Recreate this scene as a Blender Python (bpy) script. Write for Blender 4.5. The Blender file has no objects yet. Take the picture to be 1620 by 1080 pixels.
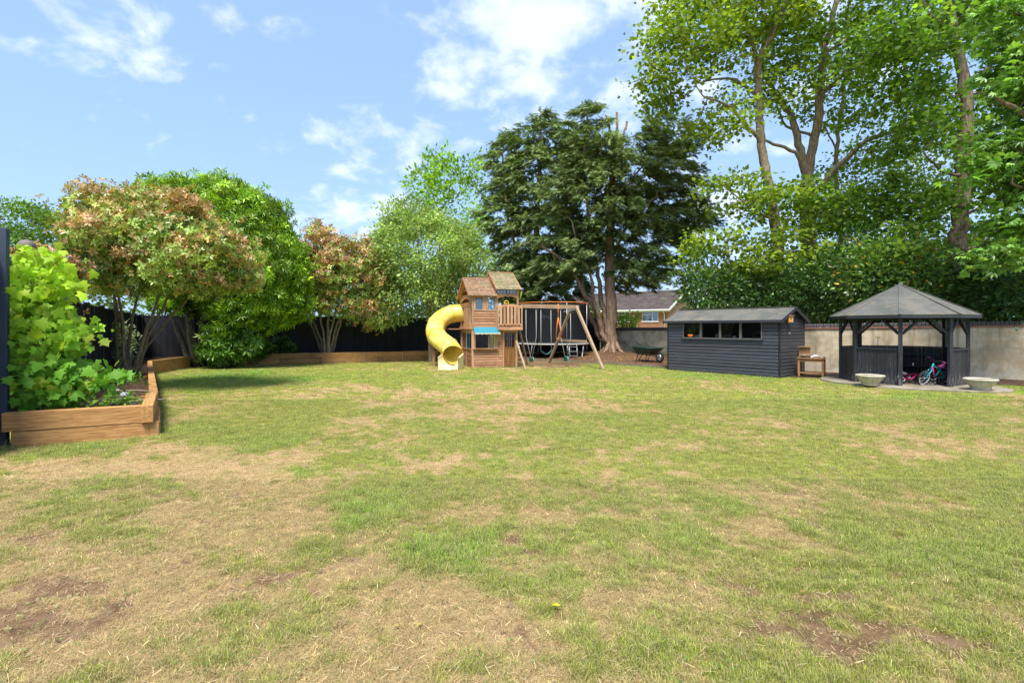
import bpy, bmesh, math, random
import numpy as np
from mathutils import Vector, Matrix, geometry
random.seed(7)
rng = np.random.default_rng(11)
SC = bpy.context.scene
COL = SC.collection
R = math.radians

# ------------------------------------------------------------ camera, sky, sun, exposure
EYE = 1.5
cam = bpy.data.cameras.new('camera'); camo = bpy.data.objects.new('camera', cam); COL.objects.link(camo)
camo.location = (0, 0, EYE); camo.rotation_euler = (R(90), 0, 0)
cam.sensor_width = 36; cam.lens = 36 * 800 / 1620; cam.shift_y = -22 / 1620
cam.clip_start = 0.05; cam.clip_end = 3000
SC.camera = camo
SUN_EL, SUN_AZ = 62, 188          # azimuth clockwise from +Y: behind the camera, to its left
world = bpy.data.worlds.new('World'); SC.world = world; world.use_nodes = True
sun = bpy.data.lights.new('sun', 'SUN'); suno = bpy.data.objects.new('sun', sun); COL.objects.link(suno)
sun.energy = 3.8; sun.angle = R(18); sun.color = (1.0, .95, .86)
sdir = Vector((math.sin(R(SUN_AZ)) * math.cos(R(SUN_EL)), math.cos(R(SUN_AZ)) * math.cos(R(SUN_EL)), math.sin(R(SUN_EL))))
suno.rotation_euler = sdir.to_track_quat('Z', 'Y').to_euler()
SC.view_settings.view_transform = 'Standard'; SC.view_settings.look = 'None'
SC.view_settings.exposure = 0.86; SC.view_settings.gamma = 1; SC.view_settings.use_curve_mapping = False
SC.render.engine = 'CYCLES'
cy = SC.cycles
cy.max_bounces = 7; cy.diffuse_bounces = 3; cy.glossy_bounces = 3; cy.transmission_bounces = 4; cy.transparent_max_bounces = 10
cy.use_denoising = True; cy.denoising_prefilter = 'NONE'
cy.caustics_reflective = False; cy.caustics_refractive = False

class NT:
    """tiny helper round a node tree"""
    def __init__(s, tree): s.t = tree; s.t.nodes.clear()
    def n(s, kind, ins=None, **props):
        nd = s.t.nodes.new(kind)
        for k, v in props.items(): setattr(nd, k, v)
        for k, v in (ins or {}).items():
            sock = nd.inputs[k]
            if isinstance(v, bpy.types.NodeSocket): s.t.links.new(v, sock)
            else: sock.default_value = v
        return nd
    def m(s, op, a, b=0.0, c=None, clamp=False):
        ins = {0: a, 1: b}
        if c is not None: ins[2] = c
        return s.n('ShaderNodeMath', ins, operation=op, use_clamp=clamp).outputs[0]
    def mix(s, f, a, b, blend='MIX'):
        nd = s.n('ShaderNodeMix', data_type='RGBA', blend_type=blend)
        for k, v in ((0, f), (6, a), (7, b)):
            if isinstance(v, bpy.types.NodeSocket): s.t.links.new(v, nd.inputs[k])
            else: nd.inputs[k].default_value = (tuple(v) + (1,))[:4] if k else v
        return nd.outputs[2]
    def noise(s, vec, scale, detail=4, rough=.55, dist=0.0):
        return s.n('ShaderNodeTexNoise', {'Vector': vec, 'Scale': scale, 'Detail': detail, 'Roughness': rough, 'Distortion': dist}).outputs[0]
    def ramp(s, f, lo, hi):
        return s.n('ShaderNodeMapRange', {0: f, 1: lo, 2: hi}, interpolation_type='SMOOTHSTEP').outputs[0]

w = NT(world.node_tree)
sky = w.n('ShaderNodeTexSky', sky_type='NISHITA', sun_disc=False, sun_elevation=R(SUN_EL), sun_rotation=R(SUN_AZ), altitude=50, air_density=1.0, dust_density=1.6, ozone_density=1.6)
tc = w.n('ShaderNodeTexCoord').outputs['Generated']
sp = w.n('ShaderNodeSeparateXYZ', {0: tc})
den = w.m('ADD', w.m('MAXIMUM', sp.outputs[2], 0.0), 0.40)
pl = w.n('ShaderNodeCombineXYZ', {0: w.m('DIVIDE', sp.outputs[0], den), 1: w.m('DIVIDE', sp.outputs[1], den), 2: 3.7}).outputs[0]
n1 = w.noise(pl, 8.5, 9, .56, .2)
n2 = w.noise(pl, 3.0, 3, .5)
bias = None
for (cx, cyy, tight, amt) in ((960, 40, 26, .15), (720, 15, 50, .15), (840, 40, 40, .09), (600, 345, 60, .16), (730, 130, 90, .07), (850, 150, 90, .06), (540, 350, 60, .09), (620, 280, 120, .08), (480, 270, 90, .04), (230, 80, 50, .045),
                              (350, 150, 60, .07), (60, 70, 90, .04), (1060, 240, 40, .12), (1150, 420, 25, .12), (1400, 200, 6, .08)):
    v = Vector(((cx - 810) / 800, 1, (518 - cyy) / 800)).normalized()
    dt = w.n('ShaderNodeVectorMath', {0: tc, 1: v}, operation='DOT_PRODUCT').outputs['Value']
    e = w.m('MULTIPLY', w.m('EXPONENT', w.m('MULTIPLY', w.m('SUBTRACT', dt, 1.0), tight * 3)), amt)
    bias = e if bias is None else w.m('ADD', bias, e)
cl = w.m('ADD', w.m('ADD', n1, w.m('MULTIPLY', w.m('SUBTRACT', n2, .5), .25)), bias)
mask = w.m('MULTIPLY', w.ramp(cl, .575, .84), .66)
hz = w.m('MULTIPLY', w.m('POWER', w.m('SUBTRACT', 1.0, w.m('MAXIMUM', sp.outputs[2], 0.0), clamp=True), 5.0), .55)
base = w.mix(w.m('ADD', .55, w.m('MULTIPLY', hz, .5)), sky.outputs[0], (2.15, 3.35, 5.4))
cloud = w.mix(n1, (4.7, 5.2, 6.0), (5.6, 5.75, 6.1))
skyc = w.mix(mask, base, cloud)
bg = w.n('ShaderNodeBackground', {'Color': skyc, 'Strength': 0.132})
w.n('ShaderNodeOutputWorld', {'Surface': bg.outputs[0]})

# ------------------------------------------------------------ helpers
def PX(px, d): return (px - 810) / 800 * d
def S(px, py, d): return np.array([(px - 810) / 800 * d, d, EYE - (py - 518) / 800 * d])
def G(px, py): d = 1200 / (py - 518); return ((px - 810) / 800 * d, d)

def tag(o, label=None, cat=None, group=None, kind=None):
    for k, v in (('label', label), ('category', cat), ('group', group), ('kind', kind)):
        if v: o[k] = v
    return o
def empty(name, loc, rz=0.0, label=None, cat=None, group=None):
    o = bpy.data.objects.new(name, None); COL.objects.link(o); o.location = loc; o.rotation_euler = (0, 0, rz)
    o.empty_display_size = .2
    return tag(o, label, cat, group)
def link(name, me, parent=None, loc=None, rot=None):
    o = bpy.data.objects.new(name, me); COL.objects.link(o)
    if parent is not None: o.parent = parent
    if loc is not None: o.location = loc
    if rot is not None: o.rotation_euler = rot
    return o
def copy_tree(o, parent=None):
    c = o.copy(); COL.objects.link(c)
    if parent is not None: c.parent = parent
    for ch in list(o.children): copy_tree(ch, c)
    return c

class MB:
    def __init__(s): s.v = []; s.f = []; s.sm = []
    def add(s, vs, fs, smooth=False):
        o = len(s.v); s.v += [tuple(p) for p in vs]; s.f += [tuple(i + o for i in f) for f in fs]; s.sm += [smooth] * len(fs)
    def box(s, x0, x1, y0, y1, z0, z1):
        s.add([(x0, y0, z0), (x1, y0, z0), (x1, y1, z0), (x0, y1, z0), (x0, y0, z1), (x1, y0, z1), (x1, y1, z1), (x0, y1, z1)],
              [(0, 3, 2, 1), (4, 5, 6, 7), (0, 1, 5, 4), (1, 2, 6, 5), (2, 3, 7, 6), (3, 0, 4, 7)]); return s
    def cbox(s, x0, x1, y0, y1, z0, z1, c=.006):
        """box with chamfered edges"""
        xs, ys, zs = (x0, x1), (y0, y1), (z0, z1); V = []; idx = {}
        for i in (0, 1):
            for j in (0, 1):
                for k in (0, 1):
                    sx, sy, sz = (1, -1)[i], (1, -1)[j], (1, -1)[k]
                    for a in range(3):
                        p = [xs[i] + sx * c, ys[j] + sy * c, zs[k] + sz * c]; p[a] = (xs[i], ys[j], zs[k])[a]
                        idx[(i, j, k, a)] = len(V); V.append(p)
        F = []
        for a in range(3):
            b, d = (a + 1) % 3, (a + 2) % 3
            for sgn in (0, 1):
                q = []
                for (u, t) in ((0, 0), (1, 0), (1, 1), (0, 1)):
                    k = [0, 0, 0]; k[a] = sgn; k[b] = u; k[d] = t; q.append(idx[(*k, a)])
                F.append(tuple(q if sgn else q[::-1]))
        for a in range(3):      # edges along axis a
            b, d = (a + 1) % 3, (a + 2) % 3
            for u in (0, 1):
                for t in (0, 1):
                    k0 = [0, 0, 0]; k0[b] = u; k0[d] = t; k1 = list(k0); k1[a] = 1
                    F.append((idx[(*k0, b)], idx[(*k1, b)], idx[(*k1, d)], idx[(*k0, d)]))
        for i in (0, 1):
            for j in (0, 1):
                for k in (0, 1): F.append((idx[(i, j, k, 0)], idx[(i, j, k, 1)], idx[(i, j, k, 2)]))
        s.add(V, F); return s
    def beam(s, p, q, w, h, up=(0, 0, 1)):
        """box w wide, h tall from p to q"""
        p, q = Vector(p), Vector(q); d = (q - p).normalized(); u = Vector(up)
        if abs(d.dot(u)) > .98: u = Vector((0, 1, 0))
        r = d.cross(u).normalized(); u = r.cross(d)
        V = []
        for b in (p, q):
            for (a, c) in ((-1, -1), (1, -1), (1, 1), (-1, 1)): V.append(b + r * (a * w / 2) + u * (c * h / 2))
        s.add(V, [(0, 3, 2, 1), (4, 5, 6, 7), (0, 1, 5, 4), (1, 2, 6, 5), (2, 3, 7, 6), (3, 0, 4, 7)]); return s
    def quadslab(s, a, b, c, d, t):
        """slab: quad abcd, thickened by t along -normal"""
        a, b, c, d = map(Vector, (a, b, c, d)); n = (b - a).cross(d - a).normalized() * t
        s.add([a, b, c, d, a - n, b - n, c - n, d - n], [(0, 1, 2, 3), (7, 6, 5, 4), (0, 4, 5, 1), (1, 5, 6, 2), (2, 6, 7, 3), (3, 7, 4, 0)]); return s
    def prism(s, prof, p, ax, u, v, L):
        """profile (list of 2d) in the plane u,v at p, extruded L along ax"""
        p, ax, u, v = map(Vector, (p, ax, u, v)); n = len(prof)
        V = [p + u * a + v * b for a, b in prof]; V += [q + ax * L for q in V]
        F = [tuple(range(n))[::-1], tuple(range(n, 2 * n))] + [(i, (i + 1) % n, n + (i + 1) % n, n + i) for i in range(n)]
        s.add(V, F); return s
    def tube(s, pts, r, n=8, closed=False, caps=True):
        pts = [Vector(p) for p in pts]; m = len(pts); rr = r if hasattr(r, '__len__') else [r] * m; V = []; ref = None
        for i, p in enumerate(pts):
            if closed: d = pts[(i + 1) % m] - pts[i - 1]
            else: d = pts[min(i + 1, m - 1)] - pts[max(i - 1, 0)]
            d.normalize()
            if ref is None:
                ref = Vector((0, 0, 1)) if abs(d.z) < .9 else Vector((1, 0, 0))
            a = (ref - d * ref.dot(d)).normalized(); ref = a; b = d.cross(a)
            for k in range(n):
                t = 2 * math.pi * k / n; V.append(p + (a * math.cos(t) + b * math.sin(t)) * rr[i])
        F = []
        for i in range(m if closed else m - 1):
            j = (i + 1) % m
            for k in range(n): F.append((i * n + k, i * n + (k + 1) % n, j * n + (k + 1) % n, j * n + k))
        s.add(V, F, True)
        if caps and not closed:
            o = len(s.v) - m * n
            s.f += [tuple(o + k for k in range(n))[::-1], tuple(o + (m - 1) * n + k for k in range(n))]; s.sm += [False, False]
        return s
    def lathe(s, prof, n=24, c=(0, 0, 0)):
        V = []; m = len(prof)
        for k in range(n):
            t = 2 * math.pi * k / n
            for (r, z) in prof: V.append((c[0] + r * math.cos(t), c[1] + r * math.sin(t), c[2] + z))
        F = []
        for k in range(n):
            for i in range(m - 1): F.append((k * m + i, ((k + 1) % n) * m + i, ((k + 1) % n) * m + i + 1, k * m + i + 1))
        s.add(V, F, True); return s
    def mesh(s, name, mat):
        me = bpy.data.meshes.new(name); me.from_pydata(s.v, [], s.f); me.polygons.foreach_set('use_smooth', s.sm)
        if mat: me.materials.append(mat)
        me.update(); return me
    def part(s, name, mat, parent=None, label=None):
        o = link(name, s.mesh(name, mat), parent)
        if label: o['label'] = label
        return o

def np_mesh(name, V, F, mat, smooth=False, col=None, colname='leafcol'):
    """V (n,3) floats, F (m,k) ints all faces alike"""
    me = bpy.data.meshes.new(name); V = np.ascontiguousarray(V, dtype=np.float32); F = np.ascontiguousarray(F, dtype=np.int32)
    me.vertices.add(len(V)); me.vertices.foreach_set('co', V.ravel())
    k = F.shape[1]; me.loops.add(F.size); me.loops.foreach_set('vertex_index', F.ravel())
    me.polygons.add(len(F)); me.polygons.foreach_set('loop_start', np.arange(0, F.size, k, dtype=np.int32)); me.polygons.foreach_set('loop_total', np.full(len(F), k, dtype=np.int32))
    if smooth: me.polygons.foreach_set('use_smooth', np.ones(len(F), dtype=bool))
    if col is not None:
        a = me.attributes.new(colname, 'FLOAT_COLOR', 'POINT'); c = np.ones((len(V), 4), dtype=np.float32); c[:, :3] = col; a.data.foreach_set('color', c.ravel())
    me.materials.append(mat); me.update(calc_edges=True); return me

# value noise in numpy
_perm = np.random.default_rng(5).permutation(256)
_val = np.random.default_rng(6).random(256)
def vnoise(x, y):
    xi = np.floor(x).astype(int); yi = np.floor(y).astype(int); fx = x - xi; fy = y - yi
    fx = fx * fx * (3 - 2 * fx); fy = fy * fy * (3 - 2 * fy)
    h = lambda a, b: _val[_perm[(_perm[a & 255] + b) & 255]]
    return (h(xi, yi) * (1 - fx) + h(xi + 1, yi) * fx) * (1 - fy) + (h(xi, yi + 1) * (1 - fx) + h(xi + 1, yi + 1) * fx) * fy
def fbm(x, y, o=4):
    t = 0; a = 1; n = 0
    for i in range(o): t = t + a * vnoise(x * 2 ** i + 17 * i, y * 2 ** i + 31 * i); n += a; a *= .55
    return t / n

# ------------------------------------------------------------ materials
def new_mat(name):
    m = bpy.data.materials.new(name); m.use_nodes = True; return m, NT(m.node_tree)
def finish(nt, col, rough=.7, normal=None, spec=.3, metal=0.0, extra=None):
    ins = {'Base Color': col if isinstance(col, bpy.types.NodeSocket) else (tuple(col) + (1,))[:4], 'Roughness': rough, 'Specular IOR Level': spec, 'Metallic': metal}
    if normal is not None: ins['Normal'] = normal
    ins.update(extra or {})
    b = nt.n('ShaderNodeBsdfPrincipled', ins); nt.n('ShaderNodeOutputMaterial', {'Surface': b.outputs[0]}); return b
def bump(nt, h, strength=.3, dist=.01):
    return nt.n('ShaderNodeBump', {'Height': h, 'Strength': strength, 'Distance': dist}).outputs[0]
def wood(name, c1, c2, axis='x', scale=6, rough=.7, bs=.35, stain=(.1, .08, .06), stain_amt=.25, vary=.35, knots=False, spec=.25):
    """painted or bare timber: grain along an axis, patchy wear, every piece a shade of its own"""
    m, t = new_mat(name); oc = t.n('ShaderNodeTexCoord').outputs['Object']
    rnd = t.n('ShaderNodeObjectInfo').outputs['Random']
    off = t.n('ShaderNodeVectorMath', {0: oc, 1: t.n('ShaderNodeCombineXYZ', {0: t.m('MULTIPLY', rnd, 31.0), 1: t.m('MULTIPLY', rnd, 57.0), 2: t.m('MULTIPLY', rnd, 13.0)}).outputs[0]}, operation='ADD').outputs[0]
    sc = {'x': (1, 14, 14), 'y': (14, 1, 14), 'z': (14, 14, 1)}[axis]
    mp = t.n('ShaderNodeMapping', {'Vector': off, 'Scale': sc}).outputs[0]
    g = t.noise(mp, scale * .35, 6, .65, .6); g2 = t.noise(off, 2.2, 4, .6)
    c = t.mix(t.ramp(g, .32, .68), c1, c2)
    c = t.mix(t.m('MULTIPLY', t.ramp(g2, .5, .75), stain_amt), c, stain)
    if knots:
        vo = t.n('ShaderNodeTexVoronoi', {'Vector': t.n('ShaderNodeMapping', {'Vector': off, 'Scale': {'x': (1.2, 3.5, 3.5), 'y': (3.5, 1.2, 3.5), 'z': (3.5, 3.5, 1.2)}[axis]}).outputs[0], 'Scale': 2.2}).outputs[0]
        c = t.mix(t.m('SUBTRACT', .75, t.ramp(vo, .02, .09), clamp=True), c, tuple(x * .35 for x in c1))
    br = t.m('ADD', 1 - vary / 2, t.m('MULTIPLY', rnd, vary))
    c = t.mix(1.0, c, t.n('ShaderNodeCombineXYZ', {0: br, 1: br, 2: br}).outputs[0], 'MULTIPLY')
    finish(t, c, rough, bump(t, g, bs, .006), spec); return m
def plain(name, col, rough=.6, metal=0.0, vary=.12, scale=20, spec=.4, bs=.1):
    m, t = new_mat(name); oc = t.n('ShaderNodeTexCoord').outputs['Object']; g = t.noise(oc, scale, 5, .6)
    c = t.mix(g, tuple(x * (1 - vary * 1.5) for x in col), tuple(min(1, x * (1 + vary)) for x in col))
    finish(t, c, rough, bump(t, g, bs, .004), spec, metal); return m

M = {}
M['oak'] = wood('new_sleeper_timber', (.54, .30, .115), (.31, .145, .05), 'x', 11, .75, .8, (.17, .095, .05), .75, .35, knots=True)
M['cedar'] = wood('cedar_boards', (.56, .30, .17), (.36, .165, .085), 'x', 10, .75, .5, (.13, .08, .05), .6, .45, knots=True)
M['cedar_z'] = wood('cedar_uprights', (.54, .32, .19), (.37, .20, .11), 'z', 10, .75, .5, (.16, .10, .065), .5, .4)
M['grey_timber'] = wood('weathered_swing_timber', (.44, .31, .20), (.28, .185, .115), 'x', 8, .8, .4, (.17, .13, .09), .5, .3)
M['door_wood'] = wood('brown_door_wood', (.26, .125, .035), (.16, .075, .022), 'z', 10, .6, .4, (.1, .05, .02), .4, .3)
M['black_x'] = wood('charcoal_paint_along', (.035, .038, .052), (.022, .024, .034), 'x', 9, .5, .4, (.075, .07, .07), .35, .5, spec=.5)
M['sheen_edge'] = plain('painted_sheen_edge', (.15, .155, .17), .5)  # paint sheen on the board scoops, put in as a lighter colour
M['groove'] = plain('dark_groove', (.16, .085, .05), .85)  # darker than the cedar boards around it
M['edging'] = plain('mossy_edging_stone', (.20, .165, .12), .9, vary=.4, scale=8)
M['black_z'] = wood('charcoal_paint_upright', (.022, .023, .028), (.013, .014, .018), 'z', 9, .55, .4, (.06, .057, .055), .5, .6, spec=.45)
M['fence'] = wood('dark_fence_paint', (.018, .02, .028), (.010, .011, .017), 'z', 9, .6, .4, (.035, .033, .035), .4, .6, spec=.35)
M['fence_blue'] = wood('blue_grey_fence_paint', (.045, .065, .11), (.03, .045, .075), 'z', 9, .6, .4, (.03, .03, .04), .4, .4, spec=.4)
M['mud'] = wood('bench_timber', (.40, .22, .10), (.26, .13, .06), 'z', 8, .8, .4, (.15, .1, .06), .5, .4)
M['black_worn'], t = new_mat('worn_charcoal_boards')
oc = t.n('ShaderNodeTexCoord').outputs['Object']; rn = t.n('ShaderNodeObjectInfo').outputs['Random']; sep = t.n('ShaderNodeSeparateXYZ', {0: oc})
of = t.n('ShaderNodeVectorMath', {0: oc, 1: t.n('ShaderNodeCombineXYZ', {0: t.m('MULTIPLY', rn, 37.0), 1: rn, 2: t.m('MULTIPLY', rn, 9.0)}).outputs[0]}, operation='ADD').outputs[0]
g = t.noise(t.n('ShaderNodeMapping', {'Vector': of, 'Scale': (14, 14, 1.2)}).outputs[0], 3.0, 6, .7, .4); lowz = t.m('SUBTRACT', 1.0, t.ramp(sep.outputs[2], .05, .6))
c = t.mix(t.ramp(g, .35, .65), (.018, .019, .024), (.032, .033, .040)); c = t.mix(t.m('MULTIPLY', t.ramp(t.m('ADD', g, t.m('MULTIPLY', lowz, .13)), .60, .72), .7), c, (.20, .19, .175)); br = t.m('ADD', .7, t.m('MULTIPLY', rn, .6))
c = t.mix(1.0, c, t.n('ShaderNodeCombineXYZ', {0: br, 1: br, 2: br}).outputs[0], 'MULTIPLY'); finish(t, c, .55, bump(t, g, .5, .006), .4)
M['teal_paint'] = plain('grey_teal_paint', (.085, .19, .225), .5)
M['canvas'] = plain('turquoise_canvas', (.025, .22, .30), .65, scale=9)
M['canvas_trim'] = plain('pale_canvas_trim', (.6, .55, .38), .7)
M['glass'], t = new_mat('window_glass')
fr = t.n('ShaderNodeFresnel', {'IOR': 1.5}).outputs[0]
mx = t.n('ShaderNodeMixShader', {0: t.m('ADD', fr, .11), 1: t.n('ShaderNodeBsdfTransparent', {'Color': (.86, .88, .88, 1)}).outputs[0], 2: t.n('ShaderNodeBsdfGlossy', {'Roughness': .04, 'Color': (.8, .85, .9, 1)}).outputs[0]})
t.n('ShaderNodeOutputMaterial', {'Surface': mx.outputs[0]})
M['yellow'], t = new_mat('yellow_slide_plastic')
oc = t.n('ShaderNodeTexCoord').outputs['Object']; g = t.noise(oc, 3.5, 5, .6)
c = t.mix(t.ramp(g, .35, .7), (.86, .60, .07), (.90, .74, .24))
finish(t, c, .38, bump(t, t.noise(oc, 60, 3), .05, .003), .45, extra={'Subsurface Weight': .0})
M['cream'] = plain('faded_slide_plastic', (.82, .72, .40), .45, scale=4, vary=.1)
M['galv'] = plain('galvanised_steel', (.42, .44, .46), .4, .6)
M['darkgreen'] = plain('dark_green_enamel', (.012, .045, .032), .4)
M['teal_seat'] = plain('green_swing_plastic', (.03, .17, .15), .45)
M['chain'] = plain('pale_coated_chain', (.5, .5, .47), .5)
M['orange'] = plain('orange_rope', (.75, .2, .03), .6)
M['orange_plastic'] = plain('bright_orange_plastic', (.85, .16, .02), .5)
M['rubber'] = plain('black_rubber', (.014, .014, .015), .75)
M['white'] = plain('white_upvc', (.76, .76, .75), .4, vary=.05)
M['white_cloth'] = plain('pale_cloth', (.65, .67, .7), .8)
M['stone'] , t = new_mat('weathered_cast_stone')
oc = t.n('ShaderNodeTexCoord').outputs['Object']; g = t.noise(oc, 5, 7, .65); g2 = t.noise(oc, 26, 5, .6)
c = t.mix(t.ramp(g, .38, .66), (.54, .50, .40), (.36, .33, .25)); c = t.mix(t.m('MULTIPLY', t.ramp(g2, .52, .7), .5), c, (.64, .61, .52))
finish(t, c, .9, bump(t, g2, .6, .008), .2)
M['concrete'], t = new_mat('concrete_slab')
oc = t.n('ShaderNodeTexCoord').outputs['Object']; g = t.noise(oc, 2.6, 7, .65); g2 = t.noise(oc, 40, 5, .7)
c = t.mix(t.ramp(g, .35, .68), (.36, .32, .25), (.20, .165, .12)); c = t.mix(t.m('MULTIPLY', g2, .35), c, (.14, .11, .08))
finish(t, c, .92, bump(t, g2, .5, .006), .2)
M['render'], t = new_mat('old_cement_render')
oc = t.n('ShaderNodeTexCoord').outputs['Object']; sep = t.n('ShaderNodeSeparateXYZ', {0: oc})
g = t.noise(oc, 1.1, 8, .66, .4); g2 = t.noise(oc, 5, 7, .7, .3); st = t.noise(t.n('ShaderNodeMapping', {'Vector': oc, 'Scale': (5, 5, .7)}).outputs[0], 1.3, 6, .6)
hor = t.noise(t.n('ShaderNodeMapping', {'Vector': oc, 'Scale': (1.0, 1.0, 8)}).outputs[0], 1.2, 5, .6)
c = t.mix(t.ramp(g, .36, .64), (.60, .50, .35), (.33, .27, .185)); c = t.mix(t.m('MULTIPLY', t.ramp(g2, .48, .7), .55), c, (.55, .50, .41))
c = t.mix(t.m('MULTIPLY', t.ramp(st, .46, .68), .6), c, (.20, .165, .11)); c = t.mix(t.m('MULTIPLY', t.ramp(hor, .48, .66), .5), c, (.42, .29, .16))
low = t.m('SUBTRACT', 1.0, t.ramp(sep.outputs[2], .1, .55)); c = t.mix(t.m('MULTIPLY', t.m('MULTIPLY', low, t.ramp(g2, .38, .6)), .55), c, (.46, .45, .42))
finish(t, c, .93, bump(t, g2, .5, .01), .15)
M['render_moss'], t = new_mat('mossy_cement_render')
oc = t.n('ShaderNodeTexCoord').outputs['Object']
g = t.noise(oc, 1.3, 8, .66, .4); g2 = t.noise(oc, 5, 7, .7, .3); st = t.noise(t.n('ShaderNodeMapping', {'Vector': oc, 'Scale': (5, 5, .6)}).outputs[0], 1.2, 6, .6)
c = t.mix(t.ramp(g, .36, .64), (.66, .60, .43), (.40, .37, .26)); c = t.mix(t.m('MULTIPLY', t.ramp(g2, .48, .7), .5), c, (.40, .38, .31))
c = t.mix(t.m('MULTIPLY', t.ramp(t.noise(oc, 1.1, 7, .7, .8), .48, .62), .6), c, (.20, .20, .12))
finish(t, c, .93, bump(t, g2, .5, .01), .15)
M['coping_brick'] = plain('coping_brick', (.085, .075, .075), .9, vary=.45, scale=9, bs=.4)
M['red_brick_plain'] = plain('tile_course', (.30, .13, .08), .9, vary=.35, scale=9, bs=.4)
M['felt'], t = new_mat('green_grey_roofing_felt')
oc = t.n('ShaderNodeTexCoord').outputs['Object']; g = t.noise(oc, 1.6, 7, .65, .5); g2 = t.noise(oc, 60, 4, .7); rn = t.n('ShaderNodeObjectInfo').outputs['Random']
c = t.mix(t.ramp(g, .35, .62), (.105, .11, .10), (.17, .165, .145)); c = t.mix(t.m('MULTIPLY', t.ramp(t.noise(oc, 3.3, 6, .7, 1.2), .50, .66), .6), c, (.30, .215, .14)); c = t.mix(t.m('MULTIPLY', g2, .35), c, (.05, .055, .05))
c = t.mix(t.m('MULTIPLY', rn, .35), c, (.08, .085, .085))
finish(t, c, .9, bump(t, g2, .5, .004), .2)
M['shingle'], t = new_mat('cedar_shingle')
oc = t.n('ShaderNodeTexCoord').outputs['Object']; ge = t.n('ShaderNodeNewGeometry').outputs['Random Per Island']
g = t.noise(oc, 2.2, 5, .6); c = t.mix(ge, (.36, .22, .13), (.17, .115, .075)); c = t.mix(t.m('MULTIPLY', t.ramp(g, .45, .68), .6), c, (.25, .22, .12))
finish(t, c, .85, bump(t, t.noise(oc, 30, 4), .5, .006), .2)
M['moss_shingle'], t = new_mat('mossy_cedar_shingle')
oc = t.n('ShaderNodeTexCoord').outputs['Object']; ge = t.n('ShaderNodeNewGeometry').outputs['Random Per Island']
g = t.noise(oc, 2.6, 5, .6); c = t.mix(ge, (.40, .31, .19), (.18, .15, .095)); c = t.mix(t.m('MULTIPLY', t.ramp(g, .4, .62), .65), c, (.20, .20, .08))
finish(t, c, .85, bump(t, t.noise(oc, 30, 4), .5, .006), .2)
def bark(name, c1, c2, sc=3.0, lich=(.25, .26, .2), la=.3):
    m, t = new_mat(name); oc = t.n('ShaderNodeTexCoord').outputs['Object']
    mp = t.n('ShaderNodeMapping', {'Vector': oc, 'Scale': (7, 7, 1.3)}).outputs[0]
    g = t.noise(mp, sc, 8, .7, .4); g2 = t.noise(oc, 1.4, 5, .6)
    c = t.mix(t.ramp(g, .35, .65), c1, c2); c = t.mix(t.m('MULTIPLY', t.ramp(g2, .48, .7), la), c, lich)
    finish(t, c, .92, bump(t, g, .9, .03), .12); return m
M['bark_conifer'] = bark('conifer_bark', (.17, .105, .07), (.46, .32, .22), 2.2, (.28, .24, .16), .3)
M['bark_grey'] = bark('grey_brown_bark', (.15, .11, .075), (.42, .32, .23), 2.5, (.16, .19, .10), .5)
M['bark_dark'] = bark('dark_bark', (.10, .075, .055), (.30, .225, .165), 2.5, (.15, .15, .10), .4)
M['bark_shrub'] = bark('shrub_bark', (.14, .11, .08), (.33, .27, .19), 4, (.3, .3, .22), .3)
M['bark_pine'] = bark('pine_bark', (.15, .06, .03), (.36, .17, .09), 2)
def leafmat(name, rough=.45, trans=.35, spec=.35, tb=1.25):
    m, t = new_mat(name)
    a = t.n('ShaderNodeAttribute', attribute_name='leafcol').outputs['Color']
    p = t.n('ShaderNodeBsdfPrincipled', {'Base Color': a, 'Roughness': rough, 'Specular IOR Level': spec})
    tr = t.n('ShaderNodeBsdfTranslucent', {'Color': t.mix(1.0, a, (tb * 1.15, tb * 1.25, tb * .5), 'MULTIPLY')})
    mx = t.n('ShaderNodeMixShader', {0: trans, 1: p.outputs[0], 2: tr.outputs[0]}); t.n('ShaderNodeOutputMaterial', {'Surface': mx.outputs[0]}); return m
M['leaf'] = leafmat('leaf_matt', .55, .38, .25)
M['leaf_gloss'] = leafmat('leaf_glossy', .32, .25, .5)
M['needle'] = leafmat('needle', .6, .18, .2)
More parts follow.
